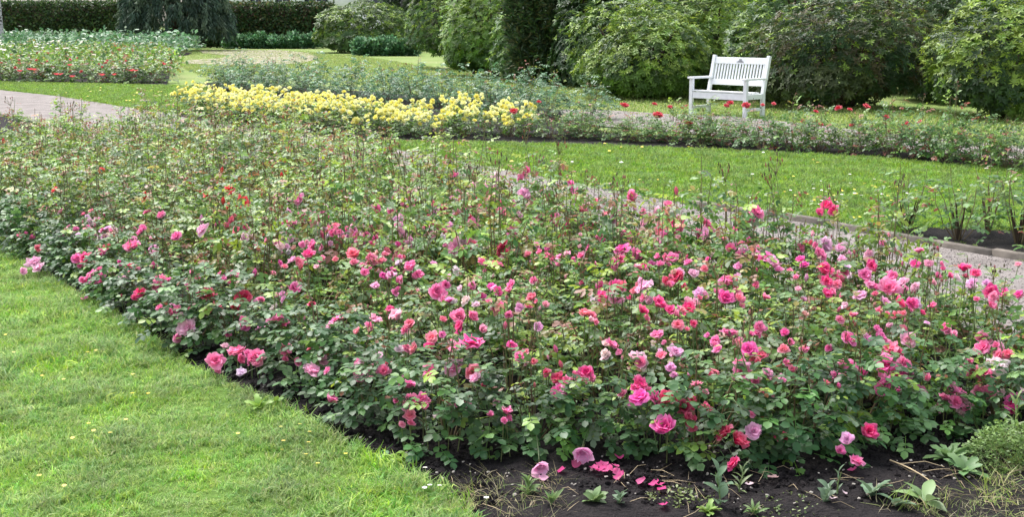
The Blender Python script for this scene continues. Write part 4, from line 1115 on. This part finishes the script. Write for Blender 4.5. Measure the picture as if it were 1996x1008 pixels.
# ------------------------------------------------------------------ kerb of the small bed
kp = np.array(GP([(1350, 401), (1560, 431), (1740, 464), (1860, 486), (1996, 509), (2300, 556), (3000, 667)]))
sg = np.hypot(*np.diff(kp, axis=0).T); c = np.concatenate([[0], np.cumsum(sg)])
kr = empty('edging_kerb', (kp[2][0], kp[2][1], 0)); tag(kr, 'low grey concrete edging between gravel path and kerbside bed', 'kerb')
def kpt(t):
    k = max(min(np.searchsorted(c, t) - 1, len(sg) - 1), 0); return kp[k] + (kp[k + 1] - kp[k]) * (t - c[k]) / sg[k]
t = 0.
while t < c[-1] - .5:
    p, q = kpt(t), kpt(t + .49); d = q - p; an = math.atan2(d[1], d[0])
    mb = MB(); w, h = .07, .11; L = np.hypot(*d)
    bev = .008
    prof = [(-w / 2, -.06), (-w / 2, h - .06 - bev), (-w / 2 + bev, h - .06), (w / 2 - bev, h - .06), (w / 2, h - .06 - bev), (w / 2, -.06)]
    V = [(s * L / 2, yy, zz) for s in (-1, 1) for yy, zz in prof]; n = 6
    mb.add(V, [(i, i + 1, n + i + 1, n + i) for i in range(n - 1)]); m0 = mb.n - 12
    mb.F.append(np.array([(m0 + 5, m0 + 4, m0 + 3, m0 + 2, m0 + 1, m0)])); mb.M.append(np.zeros(1))
    mb.F.append(np.array([(m0 + 6, m0 + 7, m0 + 8, m0 + 9, m0 + 10, m0 + 11)])); mb.M.append(np.zeros(1))
    m = (p + q) / 2
    put('edging_stone', mb.mesh('edging_stone', [M_CONC]), kr, Matrix.Translation((m[0] - kp[2][0], m[1] - kp[2][1], random.uniform(-.008, .004))) @ Matrix.Rotation(an + random.gauss(0, .01), 4, 'Z'))
    t += .5

# ------------------------------------------------------------------ the white bench
TH = R(47)
bl = G(1347, 222)
bench = empty('garden_bench', (bl[0], bl[1], 0), -TH)
tag(bench, 'white painted wooden two-seat bench with slatted back beside the upper gravel path', 'bench')
W, DP = 1.18, .56
def bpart(name, boxes, mat=M_WHITE, bev=.004, color=None):
    bm = bmesh.new()
    for (c_, d_, rx) in boxes:
        M = Matrix.Translation(c_) @ Matrix.Rotation(rx, 4, 'X') @ Matrix.Diagonal((*d_, 1))
        bmesh.ops.create_cube(bm, size=1, matrix=M)
    if bev: bmesh.ops.bevel(bm, geom=bm.edges[:], offset=bev, segments=1, affect='EDGES')
    me = bpy.data.meshes.new(name); bm.to_mesh(me); bm.free(); me.materials.append(mat)
    return put(name, me, bench)
# local: x along the bench (front left leg at 0), y to the back
RK = R(-13)
for x in (0, W):
    bpart('leg', [((x, 0, .315), (.07, .06, .63), 0)])
    # rear leg: upright foot and raked upper post
    bpart('leg', [((x, DP - .06, .2), (.065, .065, .40), 0)])
    zc = (.40 + 1.02) / 2; bpart('back_post', [((x, DP - .06 + .31 * math.tan(-RK), zc + .005), (.065, .06, .66), RK)])
    s = x
    bpart('armrest', [((s, DP / 2 - .03, .648), (.085, DP + .10, .036), 0)])
    bpart('side_rail', [((s, (DP - .06) / 2, .345), (.035, DP - .125, .09), 0)])
    bpart('stretcher', [((s, (DP - .06) / 2, .125), (.035, DP - .125, .05), 0)])
def yb(z): return DP - .06 + (z - .39) * math.tan(-RK)
bpart('apron', [((W / 2, -.002, .345), (W - .072, .035, .11), 0)])
bpart('rear_apron', [((W / 2, DP - .06, .345), (W - .072, .03, .09), 0)])
for k in range(5):
    y = .012 + k * .098
    bpart('seat_slat', [((W / 2, y, .425 - (.012 if k else 0) - .003 * k), (W - .074 if k == 0 else W - .075, .078, .024), 0)], bev=.003)
bpart('top_rail', [((W / 2, yb(.945), .945), (W - .068, .035, .115), RK)])
bpart('lower_rail', [((W / 2, yb(.565), .565), (W - .068, .035, .10), RK)])
ns = 17
for k in range(ns):
    x = .075 + (W - .15) * (k + .0) / (ns - 1)
    bpart('back_slat', [((x, yb(.752), .752), (.036, .018, .29), RK)], bev=.002)
mk = bpart('carved_emblem', [((W / 2, yb(.935) - .022, .925), (.15, .006, .018), RK), ((W / 2, yb(.95) - .022, .943), (.10, .006, .012), RK), ((W / 2, yb(.965) - .022, .965), (.055, .006, .022), RK)], M_MARK, .001)

# ------------------------------------------------------------------ shrubs, trees and hedges
def lobed_shell(r_, n, rx, ry, h, lumps=14, inner=.62, zmin=.05, zc=.42, amp=.46):
    """points in the outer layer of a lumpy crown, with outward directions"""
    d = nrm(r_.normal(0, 1, (n, 3)))
    ld = nrm(r_.normal(0, 1, (lumps, 3)) + (0, 0, .3)); la = r_.uniform(.3, 1, lumps)
    k = np.zeros(n)
    for j in range(lumps): k = np.maximum(k, la[j] * np.clip((d @ ld[j] - .72) / .28, 0, 1) ** .7)
    rad = (1 - amp * .5 + amp * k) * (1 - (1 - inner) * r_.random(n) ** 2.2)
    up = np.where(d[:, 2] > 0, h * (1 - zc), h * zc)
    p = np.stack([d[:, 0] * rx * rad, d[:, 1] * ry * rad, zc * h + d[:, 2] * up * rad], 1)
    # fuller lower sides
    lowm = d[:, 2] < 0
    f = 1 + .35 * np.clip(-d[:, 2], 0, .7); p[lowm, :2] *= f[lowm, None]
    ok = p[:, 2] > zmin
    return p[ok], d[ok], rad[ok]

def limbs(mb, r_, rx, ry, h, n=9, rad=.05, col=(1, 1, 1)):
    for k in range(n):
        a = k * 2.399 + r_.normal(0, .3); e = np.array((math.cos(a) * rx * r_.uniform(.3, .75), math.sin(a) * ry * r_.uniform(.3, .75), h * r_.uniform(.55, .9)))
        t = np.linspace(0, 1, 6)[:, None]; b = e * (.08, .08, 0)
        P = b + (e - b) * (t ** 1.3 * (1, 1, 0) + t * (0, 0, 1)) + r_.normal(0, .03, (6, 3)) * t
        mb.tube(P, rad * np.linspace(1, .25, 6), 5, col)

def rhodo(x, yb_, rx, ry, h, label, cols, n=900, leaf=.13, seed=1, name='rhododendron', cat='rhododendron', dx=0., new=.25, mat=None, whorl=7, inner=.62, group=None, lumps=14):
    r_ = np.random.default_rng(seed); P = G(x, yb_)
    o = empty(name, (P[0] + dx, P[1] + ry * .75, 0))
    p, d, rad = lobed_shell(r_, n, rx, ry, h, inner=inner, lumps=lumps)
    m = len(p); mb = MB()
    cols = np.array(cols)
    patch = np.array([mnoise.noise(Vector(tuple(q * 1.6)) + Vector((seed, 0, 0))) for q in p])
    ci = np.clip(((patch + .45) * len(cols)).astype(int), 0, len(cols) - 1)
    base = cols[ci] * r_.uniform(.75, 1.25, (m, 1))
    isn = (r_.random(m) < new) & (d[:, 2] > -.3)
    base[isn] = np.array((.24, .38, .05)) * r_.uniform(.7, 1.2, (isn.sum(), 1)) if new else base[isn]
    axis = nrm(d * .8 + np.array((0, 0, .75)) + r_.normal(0, .25, (m, 3)))
    t1 = nrm(np.cross(axis, r_.normal(0, 1, (m, 3)))); t2 = np.cross(axis, t1)
    for k in range(whorl):
        a = k / whorl * 6.283 + r_.normal(0, .2, m)
        rr = np.cos(a)[:, None] * t1 + np.sin(a)[:, None] * t2
        f = rr + axis * r_.uniform(-.1, .7, (m, 1))
        place_tpl(mb, LANCE, LANCEF, p, f, axis, leaf * r_.uniform(.7, 1.2, m), base * r_.uniform(.9, 1.1, (m, 1)), 0, 1.15)
    fo = put('foliage', mb.mesh(name + '_foliage', [mat or M_RHODO]), o); fo['kind'] = 'stuff'
    mb = MB(); limbs(mb, r_, rx, ry, h); put('branches', mb.mesh('branches', [M_BARK], True), o)
    tag(o, label, cat, group); return o

DK = [(.022, .06, .017), (.035, .085, .022), (.05, .11, .026), (.03, .07, .022)]
MD = [(.04, .10, .022), (.065, .15, .028), (.09, .19, .032), (.05, .11, .024)]
LT = [(.075, .17, .024), (.11, .23, .03), (.15, .29, .04), (.06, .13, .024)]
BR = [(.055, .085, .02), (.075, .10, .025), (.045, .09, .022), (.095, .085, .03), (.04, .075, .022)]
rhodo(885, 136, 1.7, 1.7, 4.2, 'tall olive rhododendron at the end of the shrub border, its side facing the far lawn', MD + BR[:2], 2900, .125, 11, new=.15)
rhodo(965, 152, 1.5, 1.5, 3.6, 'tall bright green rhododendron beside the dark yew', LT, 2900, .115, 12, new=.4)
rhodo(1265, 196, 1.45, 1.2, 1.85, 'low spreading rhododendron between the yew and the bench', LT + MD[:2], 2900, .105, 13, new=.35)
rhodo(1400, 186, 1.6, 1.3, 2.6, 'light green rhododendron rising behind the white bench', LT + [(.13, .22, .06)], 2700, .11, 14, new=.4)
rhodo(1255, 166, 2.2, 1.5, 4.2, 'dark mottled rhododendron towering behind the low spreading one', BR + DK, 2400, .13, 15, new=.08)
rhodo(1680, 216, 1.95, 1.4, 2.0, 'large brown-green rhododendron to the side of the bench', BR + DK[:2], 3900, .105, 16, new=.12)
rhodo(1815, 186, 1.7, 1.4, 4.0, 'tall brownish rhododendron behind the brown-green one', BR, 1500, .15, 17, new=.05)
rhodo(1990, 238, 1.35, 1.3, 2.0, 'bright rhododendron with yellow-green new leaves at the border end', LT + DK, 2900, .105, 18, new=.42)
rhodo(1885, 205, .5, .5, .95, 'small pale green rhododendron shoot between the two large ones', LT, 240, .11, 19, new=.5)
rhodo(1565, 176, 1.9, 1.4, 4.6, 'dense dark broadleaf tree behind the bench and shrubs', DK + [(.04, .09, .045)], 1900, .14, 20, name='broadleaf_tree', cat='tree', new=0, whorl=5)
rhodo(1990, 192, 1.6, 1.5, 4.5, 'olive green broadleaf tree above the end rhododendron', MD + BR[:2], 1200, .15, 25, name='broadleaf_tree', cat='tree', new=.05, whorl=5)
rhodo(1400, 150, 3.2, 1.8, 5.5, 'wide dark tree closing the view behind the bench shrubs', DK, 1600, .22, 26, name='broadleaf_tree', cat='tree', new=0, whorl=5)
rhodo(702, 103, 2.5, 2.3, 2.65, 'rounded rhododendron standing free near the far hedge', MD + [(.09, .15, .05), (.12, .19, .07)], 1900, .24, 21, new=.2, lumps=30)

def conifer(x, yb_, r, h, label, seed, cols, n=2600, ndl=.10, weep=False, name='yew_tree', full=False):
    r_ = np.random.default_rng(seed); P = G(x, yb_); o = empty(name, (P[0], P[1] + r * .8, 0))
    mb = MB(); cols = np.array(cols)
    if not weep:
        z = h * (.02 + .98 * r_.random(n) ** .9); tt = z / h
        a = r_.uniform(0, 6.283, n); lob = 1 + .18 * np.sin(a * 5 + tt * 9) + .1 * np.sin(a * 11 + tt * 23)
        rr = r * lob * (1.02 - .45 * tt ** 1.6) * (1 - .45 * r_.random(n) ** 2)
        p = np.stack([rr * np.cos(a), rr * np.sin(a), z], 1); d = np.stack([np.cos(a), np.sin(a), .35 + 0 * a], 1)
        for k in range(6):
            f = d + r_.normal(0, .7, (n, 3)); place_tpl(mb, LANCE, LANCEF, p, f, r_.normal(0, 1, (n, 3)), ndl * r_.uniform(.6, 1.3, n), cols[r_.integers(len(cols), size=n)] * r_.uniform(.7, 1.3, (n, 1)), 0, .8)
    else:
        # arching branches with curtains of hanging sprays
        for b in range(n // 26):
            a = r_.uniform(0, 6.283); zt = h * r_.uniform(.25, 1.0); rr = r * (1.05 - .5 * (zt / h) ** 2) * r_.uniform(.6, 1.0)
            L = r_.uniform(.5, 1.3); m = 26
            t = r_.random(m)
            px = rr * math.cos(a) + r_.normal(0, .10, m) * (1 - t * .6) + math.cos(a) * t * .12; py = rr * math.sin(a) + r_.normal(0, .10, m) * (1 - t * .6) + math.sin(a) * t * .12
            pz = np.maximum(zt - t * L, .03)
            f = np.stack([math.cos(a) * .3 + r_.normal(0, .3, m), math.sin(a) * .3 + r_.normal(0, .3, m), -1 + 0 * t], 1)
            cc_ = cols[r_.integers(len(cols))] * r_.uniform(.7, 1.3)
            for q_ in range(2): place_tpl(mb, LANCE, LANCEF, np.stack([px, py, pz], 1), f + r_.normal(0, .25, (m, 3)), r_.normal(0, 1, (m, 3)), ndl * r_.uniform(.7, 1.4, m), np.tile(cc_, (m, 1)) * r_.uniform(.85, 1.15, (m, 1)), 0, .7)
    fo = put('foliage', mb.mesh(name + '_foliage', [M_DARK]), o); fo['kind'] = 'stuff'
    mb = MB(); mb.tube([(0, 0, 0), (0, 0, h * .5), (0, 0, h * .97)], [.14, .09, .02], 8); limbs(mb, r_, r * .8, r * .8, h, 10, .04); put('trunk', mb.mesh('conifer_trunk', [M_BARK], True), o)
    tag(o, label, 'tree'); return o
YW = [(.04, .09, .03), (.06, .13, .035), (.095, .11, .035), (.04, .08, .035)]
conifer(1090, 166, 1.2, 4.6, 'dark green yew between bright rhododendrons', 31, YW, 9000, .2)
rhodo(1160, 172, 1.0, 1.0, 3.0, 'dark rhododendron squeezed behind the yew side of the low one', DK + MD[:1], 1200, .14, 71, new=.1)
rhodo(1030, 160, .9, .9, 2.2, 'mid-green rhododendron at the foot of the yew', MD, 1000, .13, 72, new=.2)
rhodo(1490, 198, 1.0, .9, 1.9, 'mid-green rhododendron directly behind the bench back', MD + LT[:1], 1200, .12, 73, new=.25)
rhodo(1870, 200, 1.1, 1.0, 1.7, 'dark rhododendron in the gap between the brown-green and bright ones', DK, 1200, .12, 74, new=.1)
rhodo(925, 150, 1.0, 1.0, 2.4, 'bright rhododendron joining the two tall ones', LT[:2] + MD[:1], 1200, .13, 75, new=.35)
rhodo(1260, 186, 1.7, 1.1, 2.2, 'mid-green rhododendron backing the low spreading one', MD + LT[:1], 1600, .13, 76, new=.25)
rhodo(1900, 196, 1.5, .9, 2.4, 'dark rhododendron closing the border gap under the olive tree', DK + MD[:1], 1700, .12, 77, new=.1)
conifer(788, 92, 1.35, 6.5, 'dark cypress behind the rounded rhododendron', 32, [(.03, .06, .025), (.045, .085, .03), (.025, .05, .03)], 2400, .3, name='cypress_tree')
conifer(835, 98, 1.3, 6.0, 'second dark cypress at the end of the shrub border', 36, [(.035, .07, .025), (.05, .09, .03)], 1800, .3, name='cypress_tree')
conifer(318, 99, 3.5, 6.5, 'grey-green weeping conifer with drooping sprays in front of the hedge', 33, [(.06, .11, .07), (.09, .14, .085), (.12, .17, .10), (.05, .09, .06)], 20000, .3, weep=True, name='weeping_conifer')

def hedge(px0, px1, D, top, depth, label, seed, cols, cover=70, leaf=.22, name='beech_hedge', cat='hedge'):
    r_ = np.random.default_rng(seed); X0, X1 = (px0 - CX) / FPX * D, (px1 - CX) / FPX * D
    o = empty(name, ((X0 + X1) / 2, D, 0)); w = (X1 - X0); n = int(w * top * cover)
    mb = MB(); cols = np.array(cols)
    x = r_.uniform(-w / 2, w / 2, n); z = r_.uniform(.02, top, n); y = r_.uniform(-.12, .25, n)
    y += np.array([mnoise.noise(Vector((a * .8, b * 1.2, seed))) for a, b in zip(x, z)]) * .2
    nt_ = int(w * depth * cover * .8); x = np.concatenate([x, r_.uniform(-w / 2, w / 2, nt_)]); y = np.concatenate([y, r_.uniform(0, depth, nt_)]); z = np.concatenate([z, top + r_.normal(0, .07, nt_)])
    p = np.stack([x, y, z], 1); n = len(p)
    for k in range(3):
        place_tpl(mb, LEAF4, LEAF4F, p + r_.normal(0, .05, (n, 3)), r_.normal(0, 1, (n, 3)), r_.normal(0, .5, (n, 3)) + (0, -.8, .5), leaf * r_.uniform(.6, 1.2, n), cols[r_.integers(len(cols), size=n)] * r_.uniform(.6, 1.4, (n, 1)))
    fo = put('foliage', mb.mesh('hedge_foliage', [M_RHODO]), o); fo['kind'] = 'stuff'
    mb = MB(); mb.box((0, depth / 2 + .15, top / 2 - .05), (w - .3, depth - .2, top - .15)); put('branches', mb.mesh('hedge_branches', [M_BARK]), o)
    tag(o, label, cat); return o
HG = [(.035, .085, .025), (.05, .11, .03), (.06, .12, .035), (.03, .07, .022), (.08, .11, .03)]
hedge(8, 300, 84, 2.9, 1.2, 'clipped dark hedge between the birch and the weeping conifer', 41, HG, 110)
hedge(340, 655, 84, 2.85, 1.2, 'clipped dark hedge with a browned top between conifer and rounded shrub', 42, HG + [(.12, .11, .04)], 110)

def low_row(px0, px1, yb_, h, n, label, pal, seed, name, cat):
    r_ = np.random.default_rng(seed)
    for i in range(n):
        x = px0 + (px1 - px0) * (i + .5) / n; P = G(x, yb_); w = (px1 - px0) / n / FPX * P[1] * .65
        o = empty(name, (P[0], P[1] + .3, 0)); mb = MB(); m = 260
        p, d, rad = lobed_shell(r_, m, w, .5, h * r_.uniform(.85, 1.15), 8, .5)
        q_ = len(p)
        for k in range(4): place_tpl(mb, LEAF4, LEAF4F, p + r_.normal(0, .06, (q_, 3)), d + r_.normal(0, .6, (q_, 3)) + (0, 0, .8), r_.normal(0, .6, (q_, 3)) + (0, 0, 1), .22 * r_.uniform(.6, 1.2, q_), pick(pal, r_, q_))
        fo = put('foliage', mb.mesh(name, [M_LEAF]), o); fo['kind'] = 'stuff'
        tag(o, '%s %s' % (ORD[i], label), cat, label)
low_row(438, 622, 94, .9, 9, 'low green shrub in the row at the foot of the far hedge', 'blue', 51, 'low_shrub', 'shrub')
low_row(690, 812, 108, .8, 8, 'low blue-green shrub before the rounded rhododendron and cypress', 'blue', 52, 'low_shrub', 'shrub')

# birch trunk at the very left
mb = MB(); P = G(1, 103)
bt = empty('birch_tree', (P[0], P[1], 0)); tag(bt, 'white birch trunk with dark bark marks beside the far hedge', 'tree')
mB, nt, oo = newmat('birch_bark'); L = nt.links.new
tc = node(nt, 'ShaderNodeTexCoord'); mp_ = node(nt, 'ShaderNodeMapping'); mp_.inputs['Scale'].default_value = (2, 2, 7); L(tc.outputs['Object'], mp_.inputs[0])
nz = node(nt, 'ShaderNodeTexNoise'); nz.inputs['Scale'].default_value = 2.2; nz.inputs['Detail'].default_value = 5; L(mp_.outputs[0], nz.inputs[0])
cr = node(nt, 'ShaderNodeValToRGB'); cr.color_ramp.elements[0].position = .42; cr.color_ramp.elements[0].color = (.05, .045, .04, 1); cr.color_ramp.elements[1].position = .5; cr.color_ramp.elements[1].color = (.62, .6, .57, 1); L(nz.outputs[0], cr.inputs[0])
pp = node(nt, 'ShaderNodeBsdfPrincipled'); L(cr.outputs[0], pp.inputs['Base Color']); pp.inputs['Roughness'].default_value = .8; L(pp.outputs[0], oo.inputs['Surface'])
mb.tube([(0, 0, -.1), (.02, 0, 1.5), (.0, 0, 3.5), (.08, 0, 7)], [.27, .22, .2, .12], 12); put('trunk', mb.mesh('birch_trunk', [mB], True), bt)
mb = MB(); r_ = np.random.default_rng(77); p, d, rad = lobed_shell(r_, 900, 2.2, 2.2, 4.5, 14, .3)
p[:, 2] += 4.6
for k in range(4): place_tpl(mb, LEAF4, LEAF4F, p + r_.normal(0, .15, p.shape), r_.normal(0, 1, p.shape), r_.normal(0, 1, p.shape), .16, pick('yel', r_, len(p)))
fo = put('crown', mb.mesh('birch_crown', [M_LEAF]), bt); fo['kind'] = 'stuff'

# house beyond the hedge: white wall, dark windows with white frames, roof
D = 108.0
hx = lambda px: (px - CX) / FPX * D
house = empty('white_house', ((hx(440) + hx(800)) / 2, D, 0)); tag(house, 'white rendered house with dark windows just showing over the far hedge', 'house')
hw = hx(830) - hx(440)
def hpart(name, boxes, mat, parent=house):
    mb = MB()
    for c_, d_ in boxes: mb.box(c_, d_)
    return put(name, mb.mesh(name, [mat]), parent)
wins = [(508, 26), (560, 34), (624, 50), (732, 56)]
zlo, zhi = 2.3, 4.3
edges = [-hw / 2]
cxh = house.location[0]
segs = []
for px, wpx in wins:
    c_ = hx(px) - cxh; w = wpx / FPX * D; segs.append((c_ - w / 2, c_ + w / 2))
x = -hw / 2; piers = []
for a, b_ in segs: piers.append((x, a)); x = b_
piers.append((x, hw / 2))
hpart('wall', [(((a + b_) / 2, .15, (zlo + zhi) / 2), (b_ - a, .3, zhi - zlo)) for a, b_ in piers] + [((0, .15, zlo / 2), (hw, .3, zlo)), ((0, .15, zhi + .5), (hw, .3, 1.0)), ((0, 5, 2.6), (hw, 9.2, 5.2))], M_WALLW)
for a, b_ in segs:
    f = hpart('window', [(((a + .06), .1, (zlo + zhi) / 2), (.1, .1, zhi - zlo - .01)), (((b_ - .06), .1, (zlo + zhi) / 2), (.1, .1, zhi - zlo - .01)), (((a + b_) / 2, .1, (zlo + zhi) / 2), (.06, .1, zhi - zlo - .01)), (((a + b_) / 2, .1, zhi - .06), (b_ - a - .23, .09, .1)), (((a + b_) / 2, .1, zlo + .06), (b_ - a - .23, .09, .1))], M_WHITE)
    hpart('pane', [(((a + b_) / 2, .16, (zlo + zhi) / 2), (b_ - a - .02, .02, zhi - zlo - .02))], M_GLASSD, f)
mb = MB(); mb.add([(-hw / 2 - .4, -.5, 5.1), (hw / 2 + .4, -.5, 5.1), (hw / 2 + .4, 5, 8.5), (-hw / 2 - .4, 5, 8.5), (-hw / 2 - .4, 10.3, 5.1), (hw / 2 + .4, 10.3, 5.1), (-hw / 2 - .4, -.5, 5.3), (hw / 2 + .4, -.5, 5.3), (hw / 2 + .4, 5, 8.7), (-hw / 2 - .4, 5, 8.7)], [(0, 1, 2, 3), (6, 7, 8, 9), (3, 2, 5, 4), (0, 1, 7, 6)])
put('roof', mb.mesh('roof', [M_ROOF]), house)
# leaning dark post with a brace by the house
P = G(763, 96); mb = MB()
po = empty('wooden_frame', (P[0], P[1] + 6, 0)); tag(po, 'dark leaning timber post by the cypress top', 'post')
mb.tube([(0, 0, 0), (.1, 0, 2), (.35, 0, 4.5)], [.11, .1, .1], 6); put('post', mb.mesh('post', [M_POST]), po)
mb = MB(); mb.tube([(.15, 0, 2.6), (1.1, 0, 4.0)], [.06, .06], 5); put('brace', mb.mesh('brace', [M_POST]), po)
# belt of trees behind everything, mostly above the frame
far_t = [(-150, 92, 5, 9), (60, 93, 5, 10), (1100, 110, 5, 9), (1350, 118, 4.5, 8), (1650, 125, 4.5, 8), (2150, 150, 4, 7), (2000, 120, 5, 9)]
for i, (x, y, rr, hh) in enumerate(far_t[2:]):
    rhodo(x, y, rr * .8, 2.5, hh, '%s tall dark tree of the belt behind the shrub border' % ORD[i], DK, 1100, .42, 60 + i, name='background_tree', cat='tree', new=0, whorl=5, group='trees of the belt behind the shrubs', inner=.5)
print('OBJECTS', len(S.objects), 'TRIS', sum(sum(len(p.vertices) - 2 for p in m.polygons) for m in bpy.data.meshes if len(m.polygons) < 300000 and m.users) )
